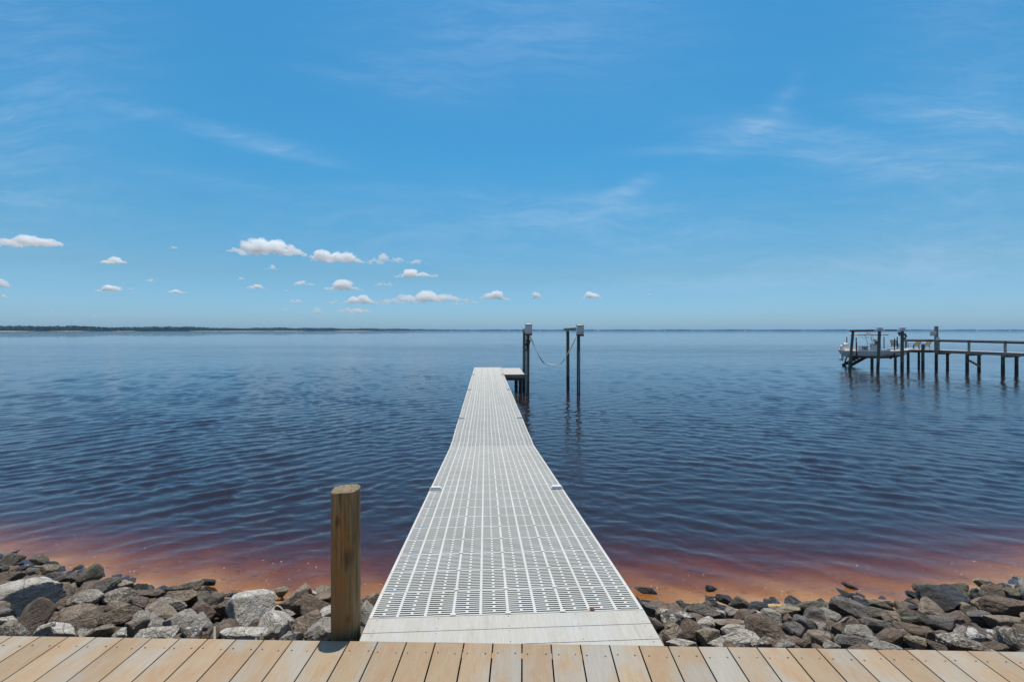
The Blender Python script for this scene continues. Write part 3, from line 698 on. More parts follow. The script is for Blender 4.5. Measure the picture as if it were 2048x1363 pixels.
# ------------------------------------------------------------------ rocks of the bank
def base_ico(sub):
    bm = bmesh.new(); bmesh.ops.create_icosphere(bm, subdivisions=sub, radius=1)
    v_ = np.array([q_.co[:] for q_ in bm.verts]); f_ = np.array([[q_.index for q_ in f.verts] for f in bm.faces]); bm.free(); return v_, f_
ICO4, ICO3 = base_ico(5), base_ico(4)
def vnoise(p, sc, seed):
    q_ = p*sc+seed*7.31; o = np.zeros(len(p)); rr = np.random.RandomState(seed)
    for k in range(9):
        d = rr.randn(3); d /= np.linalg.norm(d); f = 1.0+k*.55
        o += np.sin(q_@d*f+rr.rand()*6.28+1.4*np.sin(q_@rr.randn(3)*.6))/(1+k*.45)
    return o/3
def rock_data(seed, sx, sy, sz, sharp=.75, sub=ICO3):
    rr = np.random.RandomState(seed); v_ = sub[0].copy()
    v_ = v_/ (np.sum(np.abs(v_)**2.6, 1, keepdims=True)**(1/2.6))      # start from a boxy lump
    q_ = Matrix.Rotation(rr.rand()*6.28, 3, Vector(rr.randn(3)).normalized()); v_ = v_@np.array(q_)
    for k in range(rr.randint(8, 12)):                                 # split faces off it
        d = rr.randn(3); d /= np.linalg.norm(d); c = rr.uniform(.40, .74); pr = v_@d; over = pr > c
        v_[over] -= np.outer(pr[over]-c, d)*1.0
    if len(v_) > 400:
        for k in range(11):                                            # smaller chips off the corners
            d = rr.randn(3); d /= np.linalg.norm(d); pr = v_@d; c = pr.max()*rr.uniform(.78, .93); over = pr > c
            v_[over] -= np.outer(pr[over]-c, d)*.95
    n_ = v_/np.linalg.norm(v_, axis=1, keepdims=True)
    v_ += n_*(.022*vnoise(v_, 2.6, seed)+.016*vnoise(v_, 8, seed+1)+.014*vnoise(v_, 19, seed+2)+.008*vnoise(v_, 41, seed+3))[:, None]
    ridge = np.abs(vnoise(v_, 3.4, seed+5)); v_ -= n_*(.07*np.clip(.16-ridge, 0, 1)/.16*.6)[:, None]
    ext = (v_.max(0)-v_.min(0))/2; v_ -= (v_.max(0)+v_.min(0))/2
    return v_/ext*np.array([sx, sy, sz]), sub[1]
def slopez(x, y): return float(bedz(np.array(x), np.array(y)))+.10
def hit(px, py):
    """where the line of sight through (px,py) meets the face of the bank"""
    for k in range(600):
        Yd = 2.7+k*.01; p = P(px, py, Yd)
        if p.z <= slopez(p.x, Yd): return p
    return P(px, py, 6.5)
RK = []
def z3(rows, ox, oy, sc):
    for r_ in rows: RK.append((ox+r_[0]/sc, oy+r_[1]/sc, r_[2]/sc, r_[3]/sc, r_[4], r_[5] if len(r_) > 5 else 0))
pg, gr_, dg, br, db, sk, wv, tn, ol, bk = 'pale grey', 'grey', 'dark grey', 'brown', 'dark brown', 'speckled', 'white-veined', 'tan', 'olive', 'black'
z3([(170,530,470,250,pg,-18),(465,500,190,160,br,10),(60,375,190,95,db,-5),(40,235,120,80,ol,-25),(95,185,110,45,bk,-25),(20,300,50,50,ol),(150,215,90,55,ol,-20),
 (300,232,150,70,ol,-18),(180,290,90,36,bk),(385,300,120,80,tn,-30),(240,325,120,50,dg,-15),(430,370,220,100,dg,-15),(395,262,100,40,bk),(685,355,180,100,ol,-40),
 (560,368,90,60,dg,-20),(560,455,90,80,tn),(830,435,220,100,dg,-22),(995,435,140,85,tn),(1110,430,105,48,bk,-8),(1370,460,140,55,ol,-10),
 (1500,432,160,68,tn,-15),(1640,395,130,50,bk,-5),(620,288,80,30,bk,-15),(690,530,280,110,gr_,-8),(920,530,240,110,sk,-6),(1190,500,200,90,db,5),
 (1440,515,240,90,br,3),(1600,520,80,90,ol,-30),(1700,550,100,80,ol),(1825,545,150,50,br,-5),(1090,560,160,90,db,15),(1340,570,230,90,gr_,-4),(930,600,190,80,br),
 (265,690,190,210,db,-50),(45,715,150,80,pg),(105,780,210,130,sk,10),(590,700,300,160,br,-5),(330,790,220,80,pg,-35),(490,800,250,90,pg,10),(665,800,110,75,pg),
 (965,660,340,130,br,-8),(1290,655,340,130,br,5),(800,795,220,110,br,-30),(940,815,90,60,pg),(1060,760,180,130,br,-20),(1165,710,190,120,gr_,15),(1220,815,300,110,pg),
 (1430,730,270,180,gr_,-10),(1600,745,190,160,gr_,-50),(1500,815,150,90,wv),(1605,620,200,110,db),(1760,605,140,80,db,-10),(1930,815,360,110,pg,-10)], 0, 1060, 3.938)
z3([(80,880,250,235,pg,-35),(215,1005,210,160,pg,-10),(310,850,240,150,br,-5),(270,775,80,45,tn),(450,800,100,50,pg),(555,790,110,110,br,-45),
 (490,890,180,130,db,15),(410,975,160,170,br,30),(560,925,90,90,pg),(520,1035,220,150,gr_,-20),(350,1055,100,100,gr_,30),(825,850,120,120,br,20),(815,950,90,160,gr_,0),(270,930,150,60,gr_)], 480, 940, 3.22)
z3([(250,285,190,60,bk,8),(885,262,120,40,bk,5),(305,480,170,110,dg,35),(420,530,120,110,br),(560,565,300,160,wv,15),(800,495,280,120,dg,12),
 (1020,365,150,85,bk,12),(1165,412,140,110,ol,30),(1345,448,210,90,bk,12),(665,437,80,26,bk),(1005,455,85,32,bk),(1085,497,160,80,gr_),(975,508,80,50,pg),
 (1225,530,230,110,db,8),(1355,535,90,60,pg),(1470,545,160,120,gr_,25),(1590,500,270,120,tn,5),(1860,445,270,85,ol,-8),(1915,530,200,120,dg,5),(1100,610,350,140,br,15),
 (1425,670,340,220,db,12),(1130,675,240,90,pg),(1110,760,430,140,pg,-12),(1390,795,220,70,sk),(850,620,170,100,pg),(870,720,200,160,tn,50),(680,680,190,180,db,-20),
 (520,735,190,120,br,5),(520,655,140,60,tn,15),(600,810,260,40,pg),(1690,680,240,130,dg,20),(1810,640,240,170,dg,15),(1645,560,90,80,br),(1945,640,150,90,gr_,20),
 (1640,765,130,60,br),(1610,810,200,50,gr_),(1800,795,180,70,db),(1930,750,180,130,br,15),(420,730,90,60,gr_),(330,620,140,120,db,40),(1270,600,110,80,db),(1480,800,90,60,br)], 1240, 1120, 4.876)
z3([(290,250,150,50,bk,15),(250,325,150,35,bk,25),(410,345,80,20,bk,20),(370,430,260,70,bk,8),(610,455,230,90,ol,10),(350,505,400,170,dg,32),(130,485,120,90,gr_),
 (580,530,190,80,ol),(110,565,170,100,gr_,20),(255,645,280,190,br,-10),(600,640,270,120,dg,15),(400,715,260,130,gr_,0),(850,540,240,90,ol,10),(740,580,160,120,br,30),
 (920,605,190,80,ol),(1140,510,320,160,br,18),(1180,625,290,150,dg,-5),(940,700,340,150,db,10),(680,765,340,140,db,5),(840,745,110,120,br),(1245,400,400,250,bk,12),
 (1060,270,210,80,ol,10),(950,345,200,70,bk,28),(955,470,110,55,bk),(1430,360,170,140,ol,40),(1405,265,170,60,ol,5),(1670,240,310,80,tn,22),(1780,320,260,140,br,8),
 (1975,335,200,90,ol),(1580,430,200,110,br),(1490,490,160,110,tn,15),(1860,455,400,150,db,-5),(1380,590,230,110,db,3),(1620,565,230,150,dg,25),(1880,600,360,150,br,-5),
 (1500,665,220,60,db),(1200,775,260,150,br,15),(1420,715,210,110,gr_,20),(1680,760,270,160,wv,30),(1470,845,420,120,sk,5),(1935,790,300,230,sk,20),(1000,825,260,100,tn,20),
 (660,865,260,50,gr_),(320,800,350,100,dg,22),(60,760,200,110,db,20),(110,845,160,50,gr_),(905,790,90,50,tn),(1170,860,160,60,db,25),(1740,860,240,60,db),(520,800,120,80,gr_)], 1640, 1120, 5.02)
# rocks just outside the frame and along the deck, so that the bank goes on
rr0 = random.Random(21)
for k in range(26):
    side = -1 if k % 2 else 1
    RK.append((1024+side*(1040+rr0.uniform(0, 420)), rr0.uniform(1150, 1290), rr0.uniform(50, 100), rr0.uniform(30, 55), rr0.choice([pg, gr_, br, db, dg]), rr0.uniform(-25, 25)))
recs = []
for i, (cx, cy_, w_, h_, tone, rot) in enumerate(RK):
    p = hit(cx, cy_+h_*.12); Yd = p.y
    wm, hm = w_*Yd/F, h_*Yd/F
    recs.append(dict(i=i, px=cx, py=cy_, w=wm, h=hm, tone=tone, rot=rot, p=p))
def band(r_):
    d = float(shoreY(r_['p'].x))-r_['p'].y
    if d < .12: return 'at the waterline'
    t = (r_['py']-1180)
    return 'along the boardwalk edge' if r_['py'] > 1238 else 'halfway down the bank'
def where(r_):
    return 'left of the post' if r_['px'] < 690 else ('between post and pier' if r_['px'] < 1100 else 'right of the pier')
REF = {'left of the post': 'counting from the post leftwards', 'between post and pier': 'between the post and the pier', 'right of the pier': 'counting from the pier rightwards'}
ORD = ['first', 'second', 'third', 'fourth', 'fifth', 'sixth', 'seventh', 'eighth', 'ninth', 'tenth', 'eleventh', 'twelfth', 'thirteenth', 'fourteenth', 'fifteenth', 'sixteenth', 'seventeenth', 'eighteenth', 'nineteenth', 'twentieth']
def sizeword(r_): return 'large' if r_['w'] > .33 else ('small' if r_['w'] < .15 else 'mid-sized')
from collections import defaultdict
cl = defaultdict(list)
for r_ in recs: cl[(r_['tone'], band(r_), where(r_), sizeword(r_), 'slab' if r_['w'] > 2.3*r_['h'] else 'rock')].append(r_)
for (tone, bd, wh, sz, flat), rs_ in cl.items():
    rs_.sort(key=lambda r_: abs(r_['px']-(690 if r_['px'] < 1100 else 1290)))
    for k, r_ in enumerate(rs_):
        r_['label'] = f"{sz} {tone} {flat} {bd}, {wh}" if len(rs_) == 1 else f"{ORD[k]} {sz} {tone} {flat} {bd}, {REF[wh]}"
for r_ in recs:
    i = r_['i']; big = r_['w'] > .2
    wm, hm = r_['w']/2*1.17, r_['h']/2*1.17
    z_half = max(.03, hm*1.14); y_half = max(.045, hm*1.15)
    if r_['tone'] == 'black' and r_['h'] < .10 and r_['py'] < 1240: z_half = hm*.8
    v_, f_ = rock_data(100+i, wm, y_half, z_half, .87, ICO4 if r_['w'] > .3 else ICO3)
    o = mesh_np('rock', v_, f_, RM[r_['tone']])
    o.rotation_euler = (R(random.Random(i).uniform(-8, 14)), R(r_['rot']*.75), R(random.Random(i+50).uniform(-16, 16)))
    o.location = r_['p']
    # keep clear of the boardwalk
    lim = EY+ES*o.location.x+.06
    if o.location.y-y_half < lim: o.location.y = lim+y_half
    tag(o, r_['label'], 'rock', 'rocks of the shore bank')
# rubble packed between and under them
rr1 = np.random.RandomState(8); V, Fc, o_ = [], [], 0
sm_ = base_ico(2)
protos = [rock_data(900+k, 1, 1, 1, .8, sm_) for k in range(12)]
for k in range(1500):
    x = rr1.uniform(-7.5, 7.5); sh = float(shoreY(x)); y = rr1.uniform(2.5, sh-.12)
    if rr1.rand() < .35: y = sh-rr1.rand()**1.5*1.2
    if y < EY+ES*x+.12: continue
    s3 = rr1.uniform(.03, .11)*(.6 if sh-y < .3 else 1); v_, f_ = protos[rr1.randint(12)]
    v_ = v_*np.array([s3*1.3, s3*1.1, s3*.8]); a = rr1.rand()*6.28; c_, s_ = cos(a), sin(a)
    v_ = v_@np.array([[c_, s_, 0], [-s_, c_, 0], [0, 0, 1]])+[x, y, slopez(x, y)-.10+s3*.2]
    V.append(v_); Fc.append(f_+o_); o_ += len(v_)
rb = mesh_np('rubble', np.concatenate(V), np.concatenate(Fc), RM['dark brown'])
tag(rb, 'dark stone rubble packed in the gaps between the bank rocks', 'rubble', kind='stuff')
# tiny white flecks on the shallows
rf = np.random.RandomState(31); V, Fc, o_ = [], [], 0; icf = base_ico(1)
for k in range(120):
    x = rf.uniform(-7, 7); y = float(shoreY(x))+rf.rand()**1.8*.75+.02
    if -1.6 < x < .6: continue
    if k % 3: x += .25*rf.randn(); 
    r0 = rf.uniform(.003, .0075)
    v_ = icf[0]*[r0*rf.uniform(1, 2), r0, r0*.4]+[x, y, .012+float(wave_height(np.array([x]), np.array([y]), np.array([.02]))[0])]; V.append(v_); Fc.append(icf[1]+o_); o_ += len(v_)
fo = mesh_np('specks', np.concatenate(V), np.concatenate(Fc), M['white']); tag(fo, 'tiny white flecks floating on the orange shallows', 'specks', kind='stuff')
# small debris
p = P(429, 1279, 3.2)
o = MB().tube([p-Vector((0, 0, .3)), p, P(429, 1252, 3.25)], [.009, .009, .007], 8).build('stake', M['twig']); tag(o, 'thin pale stake standing among the rocks left of the post', 'stake')
o = MB().tube([P(544, 1227, 3.55), P(547, 1216, 3.6), P(553, 1210, 3.62), P(561, 1213, 3.6), P(567, 1220, 3.58)], [.006, .007, .006, .005, .003], 7).build('twig', M['twig']); tag(o, 'curved bleached twig lying on pale rocks left of the post', 'twig')
o = MB().tube([P(576, 1240, 3.5), P(582, 1252, 3.45), P(588, 1270, 3.4)], [.006, .008, .004], 7).build('stick', M['wood_dark']); tag(o, 'dark stick leaning between rocks just left of the post', 'stick')
lf = loc2w(.47, .262, DZ+.003)
o = MB().add([(-.022, 0, 0), (-.006, .014, .004), (.018, .004, .010), (.006, -.012, .006), (0, 0, .012)], [(0, 3, 4), (3, 2, 4), (2, 1, 4), (1, 0, 4)]).build('leaf', M['leaf']); o.location = lf
tag(o, 'small dry brown leaf at the near edge of the grating', 'leaf')

# ------------------------------------------------------------------ neighbouring dock
ND = Vector((33.4, 36.0, 0)); nd = empty('dock', ND, 0, label="neighbouring long wooden dock with brown handrail, at right", cat='dock')
dz = 1.50
Lft = [Vector((34.9, 29.0, 0)), Vector((34.0, 32.9, 0)), Vector((33.5, 35.0, 0)), Vector((33.05, 37.0, 0)), Vector((32.6, 39.2, 0))]
def L(a): return Vector(a)-ND
perp = Vector((.973, .23, 0))
b = MB()
run0, run1 = Vector((35.9, 24.5, 0)), Vector((32.95, 37.4, 0)); dv = (run1-run0).normalized(); n = int((run1-run0).length/.15)
for k in range(n):
    c = run0+dv*(k*.15)+perp*.62; b.box(L((c.x, c.y, dz-.02)), (1.28, .14, .04), Matrix.Rotation(math.atan2(perp.y, perp.x), 3, 'Z'))
for k in range(18):
    b.box(L((32.85, 37.5+k*.145, dz-.02)), (2.2, .138, .04))
for k in range(22):
    b.box(L((31.0-k*.145, 40.35, dz-.02)), (.138, .9, .04))
b.build('planks', M['deck_far'], nd)
b = MB()
for off in (.02, 1.2):
    a, c = run0+perp*off, run1+perp*off; b.beam(L((a.x, a.y, dz-.13)), L((c.x, c.y, dz-.13)), .045, .18)
b.build('stringers', M['wood_grey'], nd)
b = MB().box(L((32.85, 37.40, dz-.12)), (2.2, .05, .2)).box(L((31.73, 38.7, dz-.12)), (.05, 2.55, .2)).box(L((29.3, 39.92, dz-.12)), (3.3, .05, .16))
b.build('platform_fascia', M['wood_brown'], nd)
piles = [((2005.8, 746.5), 707, .1), ((2033, 746), 708, .1), ((1934.3, 741.5), 704, .1), ((1958, 740.5), 706, .1), ((1872.6, 737), 701, .1), ((1895, 737.8), 702, .09),
         ((1845.7, 737.2), 688, .10), ((1837.7, 734.6), 702, .08), ((1816.3, 735.8), 702, .09), ((1790.7, 733.5), 700, .09), ((1744, 733), 700, .1)]
for k, ((x, y), ty, r_) in enumerate(piles):
    f_ = W(x, y); t_ = P(x, ty, f_.y); t_.z = min(t_.z, dz-.03) if k != 6 else t_.z
    pile(nd, f_, t_, r_*1.1, r_, 'pile_tan' if k in (6,) else 'pile', seed=k)
for (xa, ya), (xb, yb), zc in (((1931, 743), (1962, 741), 1.28), ((2002, 748), (2037, 747), 1.28), ((1868, 738), (1898, 738), 1.28)):
    a, c = W(xa, ya), W(xb, yb); MB().beam(L((a.x, a.y-.1, zc-.02)), L((c.x, c.y-.1, zc-.02)), .05, .2).build('pile_cap', M['wood_grey'], nd)
a, c = W(1934.3, 741.5), W(1958, 740.5)
MB().beam(L((a.x+.05, a.y-.12, .78)), L((c.x, c.y-.12, .28)), .05, .14).build('brace', M['wood_grey'], nd)
# rail
rz = dz+.78
for off, name in ((0, 'handrail'),):
    pts = [P(1808, 678.6, 38.8), P(1850, 678.8, 37.4), P(1872, 679, 36.95), P(1938, 680.3, 35.0), P(2010.5, 681.9, 32.95), P(2170, 686, 29.0)]
    b = MB()
    for p0, p1 in zip(pts[:-1], pts[1:]):
        b.beam(L(p0), L(p1), .14, .05); b.beam(L(p0-Vector((0, -.03, .10))), L(p1-Vector((0, -.03, .10))), .04, .12)
    b.build(name, M['stain_wood'], nd)
for px, Yd, ty in ((2010.5, 32.95, 682.5), (1938, 35.0, 681), (1877, 36.85, 680), (1812, 38.3, 679.5), (2120, 30.2, 685)):
    t_ = P(px, ty, Yd); MB().box(L((t_.x, t_.y, (t_.z+dz-.2)/2)), (.12, .1, t_.z-dz+.2)).build('rail_post', M['wood_grey'], nd)
# stairs
st_ = empty('stairs', (29.6, 40.35, 0), 0, label='dark wooden stairs going down into the water behind the moored boat', cat='stairs')
for sg in (-.4, .4):
    MB().beam((1.3, sg, 1.42), (-1.25, sg, .02), .05, .26).build('stringer', M['wood_dark'], st_)
for k in range(9):
    MB().box((1.05-k*.27, 0, 1.34-k*.148), (.28, .76, .045)).build('tread', M['wood_dark'], st_)
# tall service pole with box
tp = P(1872.6, 652, 36.75); sp_ = empty('service_pole', (tp.x, tp.y, 1.3), 0, label='tall square grey pole with electrical box on the neighbouring dock', cat='pole')
MB().box((0, 0, (tp.z-1.3)/2), (.19, .17, tp.z-1.3), None, .01).build('pole', M['wood_grey'], sp_)
o = MB().box((-.3, -.05, P(0, 666.5, 36.75).z-1.3), (.34, .2, .36), None, .02).build('electrical_box', M['alu'], sp_, True)
MB().box((-.1, -.02, P(0, 664, 36.75).z-1.3), (.1, .06, .04)).build('bracket', M['wood_grey'], sp_)
MB().box((.0, -.12, P(0, 677, 36.75).z-1.3), (.26, .08, .2), None, .01).build('lamp', M['galv'], sp_)
# neighbour's lift
nl = empty('boat_lift', (29.0, 37.5, 0), 0, label='neighbouring wooden boat lift whose piles stand around the white boat', cat='boat lift')
lp = [((1699, 737), (1706, 663), .108, .10), ((1755.5, 739), (1759, 661), .108, .105), ((1804, 739), (1804.6, 661), .112, .108)]
tops = []
for k, (ft, tt, r0, r1) in enumerate(lp):
    f_ = W(*ft); t_ = P(tt[0], tt[1], f_.y); pile(nl, f_, t_, r0, r1, 'pile_tan', seed=30+k); tops.append(t_)
f_ = W(1688, 730.5); pile(nl, f_, P(1696.5, 703, f_.y-1.0), .06, .05, 'pile', 'guide_pole', 41)
LL = nl.location
MB().beam(tops[0]+Vector((-.25, 0, .06))-LL, tops[1]+Vector((.1, 0, .02))-LL, .16, .13).build('top_beam', M['wood_brown'], nl)
MB().beam(tops[1]+Vector((.1, .25, .03))-LL, tops[2]+Vector((.0, .25, .03))-LL, .16, .14).build('top_beam', M['deck_far'], nl)
for k in (1, 2):
    t_ = tops[k]-LL
    MB().box(t_+Vector((0, 0, .03)), (.62, .3, .12), None, .01).box(t_+Vector((0, 0, .14)), (.30, .26, .11), None, .02).box(t_+Vector((0, 0, .21)), (.46, .34, .03), None, .006).build('cable_winder', M['galv'], nl, True)
g = MB(); t_ = tops[2]-LL
for dx, dzz, sx2 in ((.18, -.28, .12), (.26, -.42, .12), (-.26, -.18, .16), (.2, -.58, .1), (-.24, -.32, .06)): g.box(t_+Vector((dx, -.02, dzz)), (sx2, .12, .14), None, .02)
g.build('motor', M['dark'], nl, True)
for xx, yt, yb, Yd in ((1712.3, 678, 713, 37.2), (1794.5, 676, 697, 36.9)):
    a, c = P(xx, yt, Yd), P(xx+(2 if xx < 1750 else 0), yb, Yd)
    m_ = a.lerp(c, .25)
    MB().tube([a+Vector((0, 0, .1)), a, a-Vector((0, 0, .12)), m_, m_-Vector((0, 0, .05)), c], [.01, .05, .02, .05, .03, .035], 8).build('cable_cover', M['dark'], nl, True) if False else \
    MB().tube([a-LL+Vector((0, 0, .12)), a-LL, a-LL-Vector((0, 0, .12)), m_-LL, m_-LL-Vector((0, 0, .06)), c-LL], [.008, .05, .02, .055, .04, .04], 8).build('cable_cover', M['dark'], nl, True)
# lounge chairs
def chair(loc, rz, cloth, lab):
    e = empty('patio_chair', loc, rz, label=lab, cat='chair', group='patio chairs on the neighbouring dock')
    fr = M['dark']; s_ = .03
    for sg in (-.3, .3):
        MB().beam((-.32, sg, 0), (-.30, sg, .62), s_, s_).build('leg', fr, e)
        MB().beam((.20, sg, 0), (.16, sg, .36), s_, s_).build('leg', fr, e)
        MB().beam((-.34, sg, .62), (.30, sg, .58), .06, .03).build('armrest', fr, e)
    b = MB()
    for sg in (-.27, .27): b.beam((-.32, sg, .38), (.14, sg, .32), s_, s_).beam((.12, sg, .32), (.42, sg, .98), s_, s_)
    b.beam((.42, -.27, .98), (.42, .27, .98), s_, s_); b.build('frame', fr, e)
    MB().beam((-.31, 0, .395), (.13, 0, .335), .5, .015).build('seat', cloth, e)
    MB().beam((.145, 0, .36), (.415, 0, .95), .5, .015).build('backrest', cloth, e); e.scale = (.92, .9, .74)
    return e
def on(px, Yd, z=dz+.003): p = P(px, 0, Yd); return (p.x, Yd, z)
chair(on(1829, 38.4), R(-4), M['cloth'], 'tan sling patio chair on the dock, nearest the boat bow')
chair(on(1850, 38.6), R(-8), M['cloth'], 'tan sling patio chair on the dock, beside the tall pole')
chair((31.45, 38.9, dz+.003), R(75), M['cloth_grey'], 'grey sling patio chair on the dock behind the right lift pile')

# ------------------------------------------------------------------ the boat
BS, BB = Vector((26.72, 38.62, 0)), Vector((31.38, 37.35, 0)); bl = (BB-BS).length; brz = math.atan2(BB.y-BS.y, BB.x-BS.x)
boat = empty('motorboat', (BS.x, BS.y, .80), brz, label='white centre-console motorboat with T-top hanging in the neighbouring lift', cat='boat')
T = np.array([0, .06, .18, .35, .52, .68, .80, .89, .95, 1.0])
gw = np.interp(T, [0, .2, .45, .65, .8, .92, 1], [.80, .86, .88, .84, .66, .36, .03]); gz = np.interp(T, [0, .12, .2, .5, .8, 1], [.68, .70, .66, .66, .72, .80])
kz = np.interp(T, [0, .5, .68, .8, .9, 1], [.05, -.02, .0, .08, .28, .66]); cw_ = gw*np.interp(T, [0, .5, .8, 1], [.86, .84, .7, .4]); cz = np.interp(T, [0, .5, .7, .85, 1], [.22, .20, .26, .42, .72])
def sect(i, s=1.0, floor=None):
    x = T[i]*bl; rk = .38*max(0, 1-T[i]/.18)
    if floor is None:
        q1, q2, q3, q4 = x+rk*.35, x+rk*.75, x+rk*.9, x+rk; return [(x, -gw[i], gz[i]), (q1, -gw[i]*.985, (gz[i]*.55+cz[i]*.45)), (q2, -cw_[i], cz[i]), (q3, -cw_[i]*.5, (cz[i]+kz[i])/2), (q4, 0, kz[i]), (q3, cw_[i]*.5, (cz[i]+kz[i])/2), (q2, cw_[i], cz[i]), (q1, gw[i]*.985, gz[i]*.55+cz[i]*.45), (x, gw[i], gz[i])]
b = MB(); vs = []; nT = len(T)
for i in range(nT): vs += sect(i)
fs = [(9*i+k, 9*i+k+1, 9*i+9+k+1, 9*i+9+k) for i in range(nT-1) for k in range(8)]; mi = [1 if 2 <= k <= 5 else 0 for i in range(nT-1) for k in range(8)]
b.v = vs; b.f = fs+[tuple(range(9))]; b.mi = mi+[0]
hull = b.build('hull', [M['hull'], M['hullbottom']], boat, True)
# gunwale cap and cockpit
b = MB(); vs = []
for i in range(nT):
    x = T[i]*bl; xi = min(max(x, .18), bl-.35); wi = max(gw[i]-.16, .01)
    vs += [(x, -gw[i]-.075, gz[i]-.075), (x, -gw[i]+.0, gz[i]+.03), (xi, -wi, gz[i]+.025), (xi, -wi, .30), (xi, wi, .30), (xi, wi, gz[i]+.025), (x, gw[i]-.0, gz[i]+.03), (x, gw[i]+.075, gz[i]-.075)]
fs = [(8*i+k, 8*i+k+1, 8*i+8+k+1, 8*i+8+k) for i in range(nT-1) for k in range(7)]
fs += [(0, 1, 2, 3, 4, 5, 6, 7), tuple(8*(nT-1)+k for k in range(7, -1, -1))]
b.add(vs, fs); b.build('gunwale_and_cockpit', M['white'], boat, True)
con = MB(); cx = 2.30
con.box((cx+.05, 0, .68), (.42, .62, .78), None, .05).box((cx+.32, 0, .52), (.3, .5, .44), None, .05)
con = con.build('console', M['white'], boat, True)
MB().beam((cx+.25, 0, 1.05), (cx+.05, 0, 1.5), .58, .02).build('windscreen', M['glass_dark'], con)
MB().tube([(cx-.2+.02*cos(a), .16*cos(a), 1.02+.16*sin(a)) for a in np.linspace(0, 2*pi, 13)], .012, 6).build('steering_wheel', M['dark'], con)
MB().box((cx+.06, 0, 1.08), (.3, .5, .05), None, .01).build('dashboard', M['dark'], con)
MB().box((cx-.72, 0, .62), (.42, .75, .5), None, .06).box((cx-.72, 0, .92), (.46, .8, .09), None, .03).build('leaning_seat', M['cushion'], boat, True)
MB().box((3.72, 0, .74), (.70, .75, .16), None, .04).build('bow_cushion', M['cushion'], boat, True)
tt = MB().box((cx-.35, 0, 1.90), (2.2, 1.4, .12), None, .055).box((cx-.45, 0, 1.865), (1.9, 1.2, .04), None, .01).build('t_top', M['white'], boat, True)
b = MB()
for sg in (-.5, .5):
    b.tube([(cx-.30, sg*.8, .35), (cx-.26, sg*.85, 1.2), (cx-.38, sg, 1.86)], .022, 8); b.tube([(cx+.36, sg*.8, .35), (cx+.30, sg*.85, 1.2), (cx+.12, sg, 1.86)], .022, 8)
    b.tube([(cx-.28, sg*.84, 1.15), (cx+.31, sg*.84, 1.15)], .016, 6); b.tube([(cx-.3, sg*.9, 1.5), (cx-.9, sg, 1.86)], .016, 6)
b.build('frame', M['white'], tt, True)
MB().box((cx-.32, .1, 1.97), (.22, .3, .07), None, .03).build('roof_hatch', M['dark'], tt, True); MB().tube([(cx-.55, -.3, 1.93), (cx-.57, -.3, 2.25)], .01, 6).build('antenna', M['dark'], tt, True)
rdh = MB()
for k, (x0, y0) in enumerate(((cx-.98, -.5), (cx-.98, .0), (cx-.98, .5))): rdh.tube([(x0+.35, y0, .62), (x0+.1, y0, .82)], .02, 8)
rdh.build('rod_holders', M['dark'], boat, True)
# outboard: lofted cowl, leg, foot, propeller
ob = empty('outboard_motor', (.52, 0, -.02)); ob.parent = boat; ob.scale = (.92, .92, .92)
def loft(secs, n=20, mi=0):
    """stack of rounded-rectangle sections (cx, cy, z, hx, hy)"""
    b = MB(); vs = []
    for cx_, cy2, z, hx, hy in secs:
        for k in range(n):
            a = 2*pi*k/n; c, s2 = cos(a), sin(a); r_ = (abs(c)**3.2+abs(s2)**3.2)**(-1/3.2)
            vs.append((cx_+hx*c*r_, cy2+hy*s2*r_, z))
    m_ = len(secs)
    fs = [(i*n+k, i*n+(k+1) % n, (i+1)*n+(k+1) % n, (i+1)*n+k) for i in range(m_-1) for k in range(n)]+[tuple(range(n-1, -1, -1)), tuple((m_-1)*n+k for k in range(n))]
    return b.add(vs, fs, mi)
cowl = loft([(-.28, 0, .72, .24, .20), (-.29, 0, .80, .29, .23), (-.28, 0, 1.0, .31, .24), (-.25, 0, 1.16, .29, .23), (-.20, 0, 1.27, .23, .20), (-.17, 0, 1.32, .14, .13)]).build('cowl', M['white'], ob, True)
MB().box((-.36, 0, 1.235), (.22, .40, .045), Matrix.Rotation(.35, 3, 'Y'), .01).build('vent', M['dark'], cowl)
loft([(-.44, 0, -.02, .10, .03), (-.42, 0, .30, .10, .05), (-.34, 0, .55, .12, .10), (-.28, 0, .72, .20, .18)]).build('leg', M['galv'], ob, True)
MB().box((-.46, 0, .0), (.32, .2, .02), None, .006).tube([(-.28, 0, -.10), (-.34, 0, -.10), (-.54, 0, -.10), (-.62, 0, -.10)], [.02, .055, .05, .02], 12).box((-.44, 0, -.2), (.12, .02, .14), None, .006).build('gearcase', M['galv'], ob, True)
b = MB()
for k in range(3):
    a = k*2*pi/3; b.box((-.60, .09*cos(a), -.10+.09*sin(a)), (.02, .09, .16), Matrix.Rotation(a, 3, 'X')@Matrix.Rotation(.5, 3, 'Z'), .005)
b.build('propeller', M['alu'], ob)
MB().box((-.03, 0, .50), (.1, .3, .4), None, .01).build('mounting_bracket', M['dark'], ob, True)
sw = empty('lifting_sling', boat.location, brz, label='dark lifting straps slung under the hull of the white boat', cat='sling')
